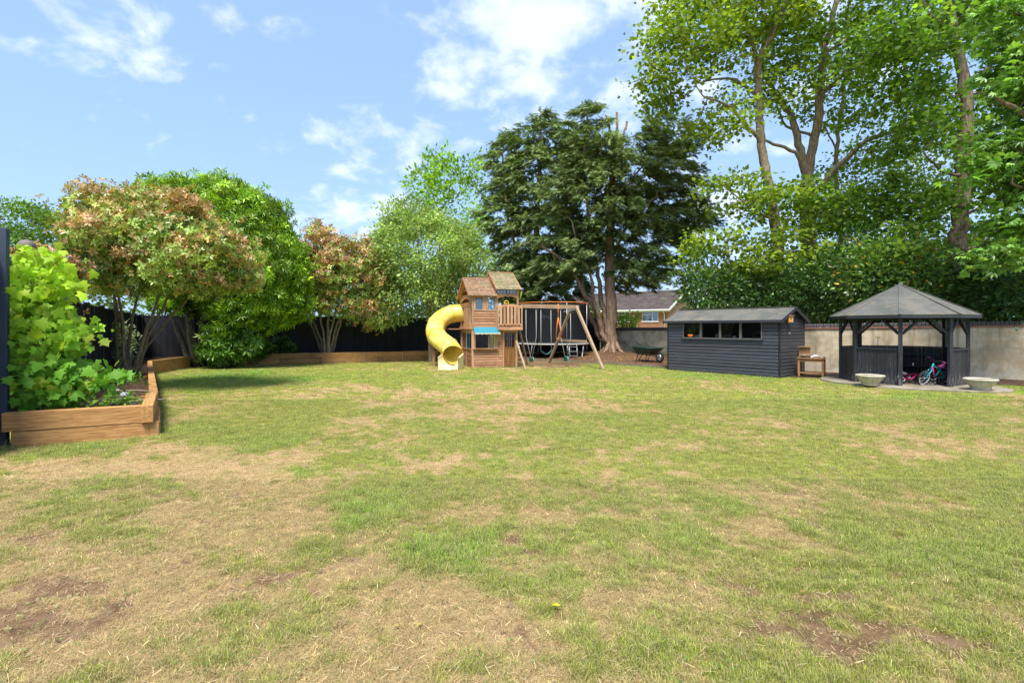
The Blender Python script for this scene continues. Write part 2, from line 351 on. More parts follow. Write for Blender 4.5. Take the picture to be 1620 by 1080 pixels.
# ------------------------------------------------------------ the lawn
def in_poly(x, y, P):
    x = np.asarray(x); y = np.asarray(y); c = np.zeros(x.shape, bool); n = len(P)
    for i in range(n):
        x1, y1 = P[i]; x2, y2 = P[(i + 1) % n]
        c ^= ((y1 > y) != (y2 > y)) & (x < (x2 - x1) * (y - y1) / (y2 - y1 + 1e-12) + x1)
    return c
BLOBS = [  # patches of the lawn: pixel centre, pixel radii -> (dry, bare, lush)
 (600,800,75,30,-.55,0,.8),(690,880,95,42,-.6,0,.9),(560,795,60,20,-.3,0,.4),(482,742,38,14,-.6,0,.6),(280,772,50,12,-.55,0,.5),(215,858,60,26,-.45,0,.4),(360,692,130,12,-.6,0,.4),
 (110,715,95,16,-.65,0,.4),(170,780,60,22,-.35,0,.3),(60,800,60,16,-.3,0,.2),(640,770,110,20,-.3,0,.2),(1450,760,180,45,-.25,0,.1),(1350,900,140,45,-.35,0,.2),(1500,860,140,50,-.4,0,.2),
 (1600,760,80,40,-.3,0,.15),(1480,640,160,16,-.25,0,.2),(730,690,90,18,-.2,0,0),(1250,740,140,20,-.25,0,.2),(400,596,150,11,-.7,0,1.2),(300,612,60,10,-.5,0,.5),(1010,578,95,5.5,-.7,0,1.2),
 (1160,594,110,6,-.6,0,1.0),(470,640,120,12,-.15,0,.1),(1340,640,90,7,-.4,0,.4),(1000,800,120,30,-.2,0,.2),(900,960,90,40,-.2,0,.2),(1120,840,120,30,-.2,0,.25),(1560,990,90,50,-.3,0,.3),
 (330,560,40,6,-.6,0,.5),(820,590,250,7,-.25,0,.15),(500,700,200,14,-.2,0,.1),(1000,690,250,20,-.15,0,.05),(1590,620,70,6,-.5,0,.7),(1400,628,120,4,-.4,0,.6),(700,600,120,6,-.2,0,.2),
 (560,622,120,12,.3,0,-.1),(600,682,140,14,.35,0,-.1),(850,645,100,12,.35,0,-.1),(340,742,130,26,.45,0,0),(710,742,70,14,.4,0,0),(1210,797,70,9,.5,0,0),(460,835,140,24,.35,0,0),(260,930,170,50,.3,.0,0),
 (820,620,200,8,.15,0,0),(1060,705,80,14,.25,0,0),(470,950,200,40,.25,0,0),(60,740,70,14,.3,0,0),(640,1000,200,50,.2,0,0),(890,720,150,14,.25,0,0),(440,725,70,10,.35,0,0),(1050,980,120,30,.15,0,0),
 (1480,800,60,10,.25,0,0),(950,660,60,8,.2,0,0),(330,820,90,18,.3,0,0),(90,870,110,20,.3,0,0),(1130,740,90,8,.2,0,0),(720,640,60,8,.2,0,0),
 (55,1000,100,36,.1,1.0,0),(290,960,60,20,.1,.45,0),(1230,985,95,34,.1,.95,0),(1370,1005,140,26,.1,.8,0),(50,868,60,14,.1,.6,0),(285,893,40,8,0,.55,0),(1320,940,70,16,.1,.7,0),(880,574,75,8,0,1.3,-.5),
 (480,800,30,5,.1,.5,0),(480,885,36,9,.1,.55,0),(1500,1010,120,22,.1,.6,0),(1180,920,60,14,.1,.5,0),(830,885,40,8,0,.45,0),(1560,900,60,12,.1,.35,0),(440,960,70,18,.1,.3,0),(900,865,26,6,0,.4,0),
 (1080,1040,90,30,0,.55,0),(100,940,90,14,.1,.6,0),(1140,770,70,7,.1,.3,0),(1330,815,60,6,.1,.45,0),(1440,830,70,7,.1,.35,0),(1100,900,60,8,0,.35,0),(400,790,50,6,0,.3,0),(560,1000,70,12,0,.35,0)]
def lawn_masks(x, y):
    """dry, bare and lush shares at ground points"""
    yy = np.maximum(y, 1.2); px = 810 + 800 * x / yy; py = 518 + 1200 / yy
    wx = (fbm(x * 1.6 + 9, y * 1.6, 4) - .5) * 190 / np.sqrt(yy); wy = (fbm(x * 1.6, y * 1.6 + 40, 4) - .5) * 330 / yy
    nr_ = np.clip((py - 660) / 130, 0, 1); dry = .28 + .31 * np.clip((740 - px) / 500, -.5, 1) * nr_ - .15 * (1 - nr_) + (fbm(x * .55, y * .55, 5) - .5) * 1.3 + (fbm(x * 2.2 + 5, y * 2.2, 4) - .5) * 1.7 + (fbm(x * 6.5 + 5, y * 6.5, 3) - .5) * 1.5 + (fbm(x * 15 + 5, y * 15, 2) - .5) * .9
    bare = (np.maximum(fbm(x * 2.6 + 60, y * 2.6 + 7, 4) - .64, 0) * 3.0 + np.maximum(fbm(x * 8 + 60, y * 8 + 7, 3) - .60, 0) * 3.0) * nr_; lush = (fbm(x * 1.2 + 70, y * 1.2 + 3, 4) - .60) * 1.5
    br = 0 * x; rag = np.clip(.35 + 1.3 * fbm(x * 4.2 + 3, y * 4.2 + 8, 4), 0, 1.4)
    for (cx, cyy, rx, ry, a, b, c) in BLOBS:
        e = np.exp(-(((px + wx - cx) / rx) ** 2 + ((py + wy - cyy) / ry) ** 2)) * rag; dry = dry + a * e * (1 if a < 0 else .55 + .45 * nr_); br = br + b * e; lush = lush + c * e
    bare = np.maximum(bare, 0) + br * (.35 + 1.3 * fbm(x * 3.1, y * 3.1, 3))
    dry = dry + .12 * (py < 640) * 0
    return np.clip(dry, 0, 1), np.clip(bare, 0, .72), np.clip(lush * .85, 0, 1)
def gz(x, y): return (fbm(x * .9, y * .9, 3) - .5) * .03 * np.clip(30 - np.hypot(x, y), 0, 1)

th = np.concatenate([np.radians(np.arange(-64, 64.01, .45)), np.radians(np.linspace(70, 290, 36))])
rr = [.25]
while rr[-1] < 42: rr.append(rr[-1] * 1.017 + .004)
while rr[-1] < 900: rr.append(rr[-1] * 1.25)
rr = np.array(rr); A, RR = np.meshgrid(th, rr); gx = (np.sin(A) * RR).ravel(); gy = (np.cos(A) * RR).ravel()
nth, nr = len(th), len(rr); V = np.stack([gx, gy, gz(gx, gy)], 1); V = np.vstack([V, [[0, 0, 0]]])
i, j = np.meshgrid(np.arange(nr - 1), np.arange(nth), indexing='ij'); j2 = (j + 1) % nth
F = np.stack([i * nth + j, (i + 1) * nth + j, (i + 1) * nth + j2, i * nth + j2], -1).reshape(-1, 4)[:, ::-1]
k = np.arange(nth); F = np.vstack([F, np.stack([k, (k + 1) % nth, np.full(nth, len(V) - 1), np.full(nth, len(V) - 1)], 1)[:0]])
dm, bm_, lm = lawn_masks(V[:, 0], V[:, 1])
m, t = new_mat('patchy_lawn'); at = t.n('ShaderNodeAttribute', attribute_name='lawnmask').outputs['Color']; sp = t.n('ShaderNodeSeparateXYZ', {0: at})
pos = t.n('ShaderNodeNewGeometry').outputs['Position']; f1 = t.noise(pos, 9, 6, .7); f2 = t.noise(pos, 55, 5, .75); f3 = t.noise(pos, 190, 3, .8)
dsum = t.m('ADD', sp.outputs[0], t.m('ADD', t.m('MULTIPLY', t.m('SUBTRACT', f1, .5), .7), t.m('MULTIPLY', t.m('SUBTRACT', f2, .5), 1.1)))
green = t.mix(t.ramp(f2, .3, .7), (.15, .185, .03), (.41, .43, .06)); lushc = t.mix(t.ramp(f2, .3, .7), (.13, .25, .018), (.24, .38, .035)); straw = t.mix(t.ramp(f2, .3, .7), (.37, .23, .115), (.72, .50, .26)); soil = t.mix(t.ramp(f1, .3, .7), (.15, .085, .045), (.33, .205, .12))
c = t.mix(t.ramp(dsum, .18, .82), green, straw); c = t.mix(t.m('MULTIPLY', sp.outputs[2], .85), c, lushc)
c = t.mix(t.ramp(t.m('ADD', sp.outputs[1], t.m('MULTIPLY', t.m('SUBTRACT', f2, .5), .9)), .35, .75), c, soil)
c = t.mix(t.m('MULTIPLY', t.ramp(f3, .48, .60), .5), c, (.055, .042, .025))
finish(t, c, .9, bump(t, t.m('ADD', f2, t.m('MULTIPLY', f3, .6)), .8, .02), .1)
me = np_mesh('lawn', V, F, m, True, np.stack([dm, bm_, lm], 1), 'lawnmask')
tag(link('lawn', me), kind='structure')

# corners of the place
FA, FB, FC = (-7.0, 7.45), (-15.2, 20.8), (5.0, 28.6)     # left fence start, fence corner, end of the back fence
BED = [(-6.27, 6.27), (-5.0, 7.0), (-5.87, 8.3), (-11.6, 16.2), (-11.95, 18.8)]
WALL = [(5.0, 28.6), (8.7, 25.0), (9.15, 18.55), (10.3, 17.1), (14.4, 14.5), (23.0, 9.1)]
GZ_C = np.array([10.57, 13.76])

# short grass: tufts scattered over the sheet, the same patches deciding their kind
def tuft(name, n, h, spread, lean, wd, seed, curl=0.0):
    r = np.random.default_rng(seed); V = []; F = []
    for b in range(n):
        a = r.random() * 6.283; rad = spread * math.sqrt(r.random()); x, y = rad * math.cos(a), rad * math.sin(a)
        da = a + r.normal() * .9; L = h * r.uniform(.5, 1.15); ln = lean * r.uniform(.3, 1.3); dx, dy = math.cos(da), math.sin(da); qx, qy = -dy * wd, dx * wd; o = len(V)
        V += [(x - qx, y - qy, -.004), (x + qx, y + qy, -.004), (x + dx * ln * L * .45 + qx * .8, y + dy * ln * L * .45 + qy * .8, L * .6), (x + dx * ln * L * .45 - qx * .8, y + dy * ln * L * .45 - qy * .8, L * .6),
              (x + dx * ln * L * (1.1 + curl), y + dy * ln * L * (1.1 + curl), L * (1 - curl * .7))]
        F += [(o, o + 1, o + 2, o + 3), (o + 3, o + 2, o + 4)]
    me = bpy.data.meshes.new(name); me.from_pydata(V, [], F); me.materials.append(M['grass']); me.update()
    return bpy.data.objects.new(name, me)       # never linked: only a shape for the scatter
m, t = new_mat('grass_blade'); M['grass'] = m
a = t.n('ShaderNodeAttribute', attribute_name='bladecol', attribute_type='INSTANCER').outputs['Color']
isl = t.n('ShaderNodeNewGeometry').outputs['Random Per Island']
c = t.mix(t.ramp(isl, .55, 1.0), a, (.42, .36, .17)); c = t.mix(t.m('MULTIPLY', t.m('SUBTRACT', 1.0, isl), .45), c, t.mix(1.0, a, (.5, .62, .5), 'MULTIPLY'))
p = t.n('ShaderNodeBsdfPrincipled', {'Base Color': c, 'Roughness': .6, 'Specular IOR Level': .2}); tr = t.n('ShaderNodeBsdfTranslucent', {'Color': c})
t.n('ShaderNodeOutputMaterial', {'Surface': t.n('ShaderNodeMixShader', {0: .25, 1: p.outputs[0], 2: tr.outputs[0]}).outputs[0]})

def scatter(name, pts, rot, scl, col, srcs, label):
    me = bpy.data.meshes.new(name); me.vertices.add(len(pts)); me.vertices.foreach_set('co', pts.astype(np.float32).ravel())
    for nm, ty, arr, key in (('rot', 'FLOAT_VECTOR', rot, 'vector'), ('scl', 'FLOAT_VECTOR', scl, 'vector')):
        at = me.attributes.new(nm, ty, 'POINT'); at.data.foreach_set(key, arr.astype(np.float32).ravel())
    at = me.attributes.new('bladecol', 'FLOAT_COLOR', 'POINT'); cc = np.ones((len(pts), 4), np.float32); cc[:, :3] = col; at.data.foreach_set('color', cc.ravel())
    at = me.attributes.new('pick', 'INT', 'POINT'); at.data.foreach_set('value', rng.integers(0, len(srcs), len(pts)).astype(np.int32))
    me.update(); o = link(name, me); tag(o, label, 'grass', kind='stuff')
    ng = bpy.data.node_groups.new('scatter_' + name, 'GeometryNodeTree')
    ng.interface.new_socket('Geometry', in_out='INPUT', socket_type='NodeSocketGeometry'); ng.interface.new_socket('Geometry', in_out='OUTPUT', socket_type='NodeSocketGeometry')
    N = ng.nodes.new; L = ng.links.new; gi = N('NodeGroupInput'); go = N('NodeGroupOutput'); gti = N('GeometryNodeGeometryToInstance')
    for s in reversed(srcs):
        oi = N('GeometryNodeObjectInfo'); oi.inputs['Object'].default_value = s; oi.inputs['As Instance'].default_value = False
        g2 = N('GeometryNodeGeometryToInstance'); L(oi.outputs['Geometry'], g2.inputs[0]); 
        if s is srcs[-1]: jn = N('GeometryNodeJoinGeometry')
        L(g2.outputs[0], jn.inputs[0])
    iop = N('GeometryNodeInstanceOnPoints'); iop.inputs['Pick Instance'].default_value = True
    def attr(nm, dt):
        a = N('GeometryNodeInputNamedAttribute'); a.data_type = dt; a.inputs['Name'].default_value = nm; return a.outputs['Attribute']
    L(gi.outputs[0], iop.inputs['Points']); L(jn.outputs[0], iop.inputs['Instance']); L(attr('pick', 'INT'), iop.inputs['Instance Index'])
    L(attr('rot', 'FLOAT_VECTOR'), iop.inputs['Rotation']); L(attr('scl', 'FLOAT_VECTOR'), iop.inputs['Scale']); L(iop.outputs[0], go.inputs[0])
    md = o.modifiers.new('scatter', 'NODES'); md.node_group = ng; return o

g_src = [tuft('grass_tuft', 16, .027, .036, .95, .0011, s) for s in (1, 2, 3)]
d_src = [tuft('dry_tuft', 16, .018, .042, 1.5, .0012, s, .4) for s in (4, 5, 6)]
gf_src = [tuft('far_tuft', 16, .026, .07, .8, .0030, s) for s in (7, 8)]
def lawn_area(x, y):
    inside = in_poly(x, y, [(-6.4, 6.05), (-4.86, 6.9), (-5.75, 8.3), (-11.45, 16.2), (-11.8, 18.7), (-11, 20.0), (-3.5, 23.1), (.9, 22.9), (5.6, 18.7), (7.9, 15.0), (9.2, 14.9), (9.5, 15.6), (16, 11.2), (30, 2), (30, -3), (-30, -3), (-30, 2), (-7.2, 5.5)])
    slab = (np.hypot(x - GZ_C[0], y - GZ_C[1]) < 1.8) | (np.hypot(x - 11.0, y - 12.1) < 1.0); shed = in_poly(x, y, [(5.5, 17.9), (7.95, 15.0), (9.4, 16.1), (7.0, 19)])
    house = in_poly(x, y, [(-1.5, 18.7), (.2, 19.2), (-.4, 21.3), (-2.1, 20.8)])
    return inside & ~slab & ~shed & ~house
def wedge(n, d0, d1, p=1.0, lim=1.12):
    u = rng.random(n); y = (d0 ** p + u * (d1 ** p - d0 ** p)) ** (1 / p); x = (rng.random(n) * 2 - 1) * (lim * y + 2.2); k = lawn_area(x, y); return x[k], y[k]
def colours(kind, n, dry, lush):
    b = np.exp(rng.normal(0, .34, n))[:, None]; mixr = np.clip(rng.random(n) + (dry - .5) * .8, 0, 1)[:, None]
    g1, g2, st, lu = np.array([.17, .25, .028]), np.array([.44, .48, .06]), np.array([.74, .54, .27]), np.array([.16, .36, .02])
    g = g1 + (g2 - g1) * rng.random((n, 1)); l = lush[:, None]
    g = g * (1 - l) + lu * (1 + .5 * rng.random((n, 1))) * l
    if kind == 'dry': st2 = np.array([.44, .28, .14]); return (st + (st2 - st) * rng.random((n, 1))) * b
    return (g + (st - g) * np.clip(mixr - .35, 0, 1) * (1 - l)) * b
X, Y, K = [], [], []
for (n, a, b) in ((225000, .9, 5.0), (128000, 5.0, 10.5)): x, y = wedge(n, a, b, 1.6); X.append(x); Y.append(y)
x = np.concatenate(X); y = np.concatenate(Y); dry, bare, lush = lawn_masks(x, y); n = len(x)
keep = rng.random(n) > np.clip(bare * 1.6 - .15, 0, .97); x, y, dry, bare, lush = (q[keep] for q in (x, y, dry, bare, lush)); n = len(x)
isdry = rng.random(n) < np.clip(dry * 1.15 - .05 - lush * .6, 0, .92)
z = gz(x, y)
for nm, sel, srcs, lab in (('green_grass', ~isdry, g_src, 'short green grass tufts growing through the patchy lawn'), ('dry_grass', isdry, d_src, 'straw coloured dry grass lying in the scorched patches')):
    k = sel; n = int(k.sum()); sc = rng.uniform(.6, 1.15, n) * (1 + .55 * lush[k]) * (1 - .3 * dry[k]); sc = sc * np.where(y[k] > 6, 1.12, 1)
    scatter(nm, np.stack([x[k], y[k], z[k]], 1), np.stack([rng.normal(0, .2, n), rng.normal(0, .2, n), rng.random(n) * 6.28], 1), np.stack([sc, sc, sc * rng.uniform(.7, 1.2, n)], 1), colours('dry' if nm == 'dry_grass' else 'g', n, dry[k], lush[k]), srcs, lab)
x, y = wedge(64000, 10.2, 24, 1.4); dry, bare, lush = lawn_masks(x, y); k = rng.random(len(x)) > np.clip(bare * 1.6 - .1, 0, 1); x, y, dry, lush = x[k], y[k], dry[k], lush[k]; n = len(x)
cf = colours('g', n, dry, lush); dd = (rng.random(n) < dry * .8)[:, None]; cf = np.where(dd, colours('dry', n, dry, lush) * .95, cf); sc = rng.uniform(.6, 1.1, n) * (1 + .5 * lush)
scatter('far_grass', np.stack([x, y, gz(x, y)], 1), np.stack([0 * x, 0 * x, rng.random(n) * 6.28], 1), np.stack([sc * 1.2, sc * 1.2, sc], 1), cf, gf_src, 'short mown grass of the far half of the lawn')
# long rank grass by the near post and at the foot of things
def edge_pts(lines, per_m, jit):
    out = []
    for (p, q) in lines:
        p, q = np.array(p), np.array(q); L = np.linalg.norm(q - p); nn = int(L * per_m); tt = rng.random(nn)[:, None]; out.append(p + (q - p) * tt + rng.normal(0, jit, (nn, 2)))
    return np.vstack(out)
E = edge_pts([((-6.5, 6.0), (-4.95, 6.82)), ((-6.9, 5.6), (-6.3, 6.1)), ((-4.86, 6.95), (-5.75, 8.3)), ((-5.75, 8.3), (-11.4, 16.1)), ((-11.4, 16.2), (-11.8, 18.6)), ((-11, 19.9), (-3.5, 23.0)), ((5.6, 17.75), (7.9, 14.93)), ((.9, 22.75), (5.4, 18.7)), ((-1.4, 18.6), (.2, 19.1)),
               ((8.7, 14.3), (9.6, 12.2)), ((9.6, 12.2), (11.2, 11.2))], 26, .035)
n = len(E); sc = rng.uniform(.9, 1.9, n); sc = np.where((E[:, 0] < -6.3) & (E[:, 1] < 6.6), sc * 1.9, sc)
scatter('edge_grass', np.stack([E[:, 0], E[:, 1], 0 * E[:, 0]], 1), np.stack([rng.normal(0, .2, n), rng.normal(0, .2, n), rng.random(n) * 6.28], 1), np.stack([sc, sc, sc * 1.2], 1), np.array([.13, .22, .035]) * np.exp(rng.normal(0, .25, n))[:, None], g_src, 'longer green grass left unmown along the edges of the lawn')

# crumbs of earth and small stones in the bare patches, clover in the green ones
def crumb(seed):
    r = np.random.default_rng(seed); bm = bmesh.new(); bmesh.ops.create_icosphere(bm, subdivisions=1, radius=.012)
    for v in bm.verts: v.co *= r.uniform(.6, 1.3); v.co.z *= .7
    me = bpy.data.meshes.new('crumb'); bm.to_mesh(me); bm.free(); me.materials.append(M['grass']); return bpy.data.objects.new('crumb', me)
x, y = wedge(95000, 1.2, 9, 1.3); dry, bare, lush = lawn_masks(x, y); k = rng.random(len(x)) < np.clip(bare * 1.1 + .02, 0, 1); x, y = x[k], y[k]; n = len(x); sc = rng.lognormal(-.9, .5, n)
cc = np.where(rng.random((n, 1)) < .12, np.array([[.36, .31, .26]]), np.array([[.23, .135, .075]])) * np.exp(rng.normal(0, .35, n))[:, None]
o = scatter('soil_crumbs', np.stack([x, y, gz(x, y) + .002], 1), np.stack([rng.random(n) * 6, rng.random(n) * 6, rng.random(n) * 6], 1), np.stack([sc, sc, sc], 1), cc, [crumb(1), crumb(2)], 'crumbs of dry earth and gravel in the bare patches'); o['category'] = 'soil'
# fallen white petals and leaves on the lawn
def leafbits(name, x, y, z, size, cols, label, cat):
    n = len(x); a = rng.random(n) * 6.283; s = size * rng.uniform(.6, 1.3, n); V = np.zeros((n, 4, 3)); 
    for kq, (u, v, h) in enumerate(((1, 0, .1), (0, .6, .35), (-1, 0, .15), (0, -.6, .3))):
        V[:, kq, 0] = x + (np.cos(a) * u - np.sin(a) * v) * s; V[:, kq, 1] = y + (np.sin(a) * u + np.cos(a) * v) * s; V[:, kq, 2] = z + h * s
    me = np_mesh(name, V.reshape(-1, 3), np.arange(4 * n).reshape(-1, 4), M['leaf'], col=np.repeat(cols, 4, 0)); return tag(link(name, me), label, cat, kind='stuff')
n = 500; d = 1.4 * rng.random(n) ** .7; x = rng.uniform(-1, 11, n); y = 11 + rng.random(n) ** .6 * 9; k = lawn_area(x, y); x, y = x[k], y[k]; n = len(x)
cb = np.where(rng.random((n, 1)) < .65, np.array([[.7, .7, .62]]), np.array([[.6, .5, .12]])); leafbits('fallen_petals', x, y, gz(x, y) + .03, .018, cb, 'white petals and yellow leaves fallen on the far lawn', 'petals')
x, y = wedge(40000, 1.2, 8, 1.2); dry, bare, lush = lawn_masks(x, y); k = (fbm(x * 2.7 + 20, y * 2.7, 3) > .60) & (rng.random(len(x)) < .35); x, y = x[k], y[k]; n = len(x)
leafbits('clover', x, y, gz(x, y) + .018, .009, np.array([[.12, .26, .05]]) * np.exp(rng.normal(0, .3, n))[:, None], 'small round clover leaves in among the near grass', 'clover')
x, y = wedge(28000, 1.2, 7, 1.2); n = len(x); a = rng.random(n) * 6.283; L = rng.uniform(.008, .026, n); z0 = gz(x, y) + rng.uniform(.006, .03, n); V = np.zeros((n, 4, 3)); w2 = .0011
for kq, (u, v) in enumerate(((-1, -1), (1, -1), (1, 1), (-1, 1))):
    V[:, kq, 0] = x + np.cos(a) * L * u - np.sin(a) * w2 * v; V[:, kq, 1] = y + np.sin(a) * L * u + np.cos(a) * w2 * v; V[:, kq, 2] = z0 + .004 * u
tag(link('dead_stalks', np_mesh('dead_stalks', V.reshape(-1, 3), np.arange(4 * n).reshape(-1, 4), M['leaf'], col=np.repeat(np.array([[.62, .48, .29]]) * np.exp(rng.normal(0, .3, n))[:, None], 4, 0))), 'pale dead grass stalks lying loose on the near lawn', 'grass', kind='stuff')
n = 130; x = rng.uniform(-5, 5, n); y = rng.uniform(2.2, 9, n); leafbits('fallen_leaves', x, y, gz(x, y) + .025, .014, np.where(rng.random((n, 1)) < .5, np.array([[.4, .24, .1]]), np.array([[.5, .4, .1]])), 'small brown and yellow leaves lying on the near grass', 'leaves')
yl = leafbits('fallen_leaf', np.array([PX(880, 2.667)]), np.array([2.667]), np.array([.035]), .03, np.array([[.75, .58, .04]]), 'single bright yellow leaf lying on the grass nearest the camera', 'leaf'); del yl['kind']

# ------------------------------------------------------------ soil, mulch, kerb
def sheet(name, poly, mat, z, amp=.03, step=.25, hump=None, seed=0):
    P = np.array(poly); x0, y0 = P.min(0); x1, y1 = P.max(0); bm = bmesh.new(); vs = [bm.verts.new((a, b, 0)) for a, b in poly]; bm.faces.new(vs)
    for k in range(int((x1 - x0) / step)):
        bmesh.ops.bisect_plane(bm, geom=bm.verts[:] + bm.edges[:] + bm.faces[:], plane_co=(x0 + step * (k + .5), 0, 0), plane_no=(1, 0, 0))
    for k in range(int((y1 - y0) / step)):
        bmesh.ops.bisect_plane(bm, geom=bm.verts[:] + bm.edges[:] + bm.faces[:], plane_co=(0, y0 + step * (k + .5), 0), plane_no=(0, 1, 0))
    bmesh.ops.recalc_face_normals(bm, faces=bm.faces)
    for v in bm.verts:
        nz = float(fbm(np.array(v.co.x * 3.1 + seed), np.array(v.co.y * 3.1), 3)) - .5
        v.co.z = z + nz * amp * 2 + (hump(v.co.x, v.co.y) if hump else 0)
    for f in bm.faces:
        f.smooth = True
        if f.normal.z < 0: f.normal_flip()
    me = bpy.data.meshes.new(name); bm.to_mesh(me); bm.free(); me.materials.append(mat); return link(name, me)
def soilmat(name, a, b, c3):
    m, t = new_mat(name); p = t.n('ShaderNodeNewGeometry').outputs['Position']; g = t.noise(p, 14, 8, .72); g2 = t.noise(p, 60, 4, .75); g0 = t.noise(p, 1.3, 4)
    c = t.mix(t.ramp(g, .34, .66), a, b); c = t.mix(t.m('MULTIPLY', t.ramp(g2, .52, .68), .6), c, c3); c = t.mix(t.m('MULTIPLY', t.ramp(g0, .4, .7), .4), c, a)
    finish(t, c, .95, bump(t, t.m('ADD', g, g2), 1.0, .03), .1); return m
M['soil'] = soilmat('dark_bed_soil', (.055, .035, .025), (.13, .085, .06), (.22, .16, .11))
M['mulch'] = soilmat('bark_mulch', (.10, .055, .035), (.22, .125, .08), (.34, .21, .13))
o = sheet('bed_soil', [(-6.35, 6.45), (-5.1, 7.12), (-5.98, 8.35), (-11.7, 16.2), (-12.05, 18.9), (-11.1, 20.15), (-3.5, 23.35), (-3.4, 26.0), FB, (-7.05, 7.4), (-6.55, 6.45)], M['soil'], .27, .05, .3); tag(o, kind='structure')
def mh(x, y):
    e = min(1, max(0, (y - (22.9 - max(0, x - 1.5) * 1.0 - .0)) / 3.0)) if x > 1.5 else min(1, max(0, (y - 23.2) / 3)); return .10 * e + .16 * math.exp(-((x - 5.1) ** 2 + (y - 26.2) ** 2) / 1.0)
o = sheet('mulch_bed', [(-3.45, 23.38), (.8, 23.1), (2.0, 22.85), (3.9, 20.85), (5.75, 18.72), (7.0, 19.05), (9.1, 18.6), (8.65, 24.95), (4.95, 28.5), (-3.4, 25.9)], M['mulch'], .05, .035, .3, mh, 3); tag(o, kind='structure')
o = sheet('soil_behind_bench', [(8.35, 15.2), (9.4, 14.85), (9.9, 14.9), (14.6, 12.0), (22.9, 8.0), (22.9, 9.0), (14.35, 14.4), (10.28, 17.0), (9.2, 18.5), (9.0, 16.5)], M['soil'], .018, .008, .3); tag(o, kind='structure')
n = 9000; x = rng.uniform(-3, 9, n); y = rng.uniform(19, 28.3, n); k = in_poly(x, y, [(-3.3, 23.5), (2.0, 23.1), (5.75, 19.0), (8.8, 18.9), (8.5, 24.8), (4.9, 28.2), (-3.3, 25.8)]); x, y = x[k], y[k]; n = len(x)
leafbits('bark_chips', x, y, np.array([.07 + mh(a, b) for a, b in zip(x, y)]), .04, np.array([[.30, .18, .11]]) * np.exp(rng.normal(0, .5, n))[:, None], 'bark chips and fallen twigs strewn on the mulch under the conifer', 'bark chips')
n = 1400; x = rng.uniform(-14, -5, n); y = rng.uniform(6.3, 20, n); k = in_poly(x, y, [(-6.35, 6.5), (-5.15, 7.2), (-6.05, 8.35), (-11.8, 16.2), (-14.8, 20), (-7.1, 6.2)]); x, y = x[k], y[k]; n = len(x)
leafbits('bed_litter', x, y, .30 + 0 * x, .03, np.where(rng.random((n, 1)) < .6, np.array([[.30, .17, .10]]), np.array([[.36, .05, .03]])) * np.exp(rng.normal(0, .4, n))[:, None], 'brown and red fallen leaves covering the soil of the raised bed', 'leaf litter')
kp = [(.5, 22.95), (2.0, 22.8), (3.9, 20.75), (5.7, 18.68)]; kr = empty('kerb_edging', (0, 0, 0), 0, 'low grey stone edging between the lawn and the bark mulch', 'edging')
for (p, q) in zip(kp[:-1], kp[1:]):
    p, q = Vector((*p, 0)), Vector((*q, 0)); L = (q - p).length; nn = max(1, round(L / .6)); d = (q - p) / nn
    for k in range(nn):
        a = p + d * k + d * .012; b = p + d * (k + 1) - d * .012; z = .03 + random.uniform(-.008, .008)
        MB().beam((a.x, a.y, z), (b.x, b.y, z + random.uniform(-.005, .005)), .11, .10).part('kerb_stone', M['edging'], kr)

# ------------------------------------------------------------ sleeper beds
def sleeper_run(root, p, q, z0, z1, n, thick=.10, lab=None, c=.007):
    """n sleepers end to end from p to q; the lawn side is the right of p->q"""
    p, q = Vector((*p, 0)), Vector((*q, 0)); d = (q - p); L = d.length / n; a = math.atan2(d.y, d.x)
    for k in range(n):
        dz = random.uniform(-.006, .006); o = MB().cbox(.003, L - .003, 0, thick, z0 + .002, z1 - .002, c).part('sleeper', M['oak'], root)
        o.location = p + d.normalized() * L * k + Vector((0, 0, dz)); o.rotation_euler = (0, 0, a + random.uniform(-.004, .004))
root = empty('raised_bed', (-5.5, 7.0, 0), 0, 'orange brown sleeper raised bed around the vine, nearest the camera', 'raised bed')
root.location = (0, 0, 0)
sleeper_run(root, (-6.25, 6.30), (-4.87, 6.98), .0, .205, 1, .12)
sleeper_run(root, (-6.32, 6.25), (-5.03, 6.90), .205, .445, 1, .12)
side = [(-4.87, 7.0), (-5.82, 8.36)]
sleeper_run(root, (-4.87, 7.0), (-5.82, 8.36), .0, .205, 1, .14); sleeper_run(root, (-4.90, 6.91), (-5.85, 8.33), .205, .445, 1, .14)
sleeper_run(root, (-5.84, 8.36), (-11.5, 16.15), .0, .22, 4, .12); sleeper_run(root, (-5.85, 8.36), (-11.5, 16.15), .22, .445, 4, .12)
sleeper_run(root, (-11.52, 16.18), (-11.9, 18.7), .0, .22, 1, .12); sleeper_run(root, (-11.52, 16.18), (-11.9, 18.7), .22, .445, 1, .12)
for (x, y) in ((-5.5, 7.65), (-6.05, 8.4), (-8.6, 12.0)): MB().cbox(x - .16, x - .06, y, y + .1, .1, .36, .006).part('corner_post', M['oak'], root)
root = empty('long_raised_bed', (0, 0, 0), 0, 'long low sleeper edging in front of the dark back fence', 'raised bed')
nn = 5
sleeper_run(root, (-11.0, 19.95), (-3.35, 23.2), .0, .22, nn, .12); sleeper_run(root, (-11.0, 19.95), (-3.35, 23.2), .22, .44, nn, .12)
for k in range(1, 2 * nn): 
    f = k / (2 * nn); x, y = -11.0 + 7.65 * f, 19.95 + 3.25 * f
    if k % 2 == 0: MB().box(x - .008, x + .008, y - .006, y + .02, .02, .43).part('metal_strap', M['galv'], root)

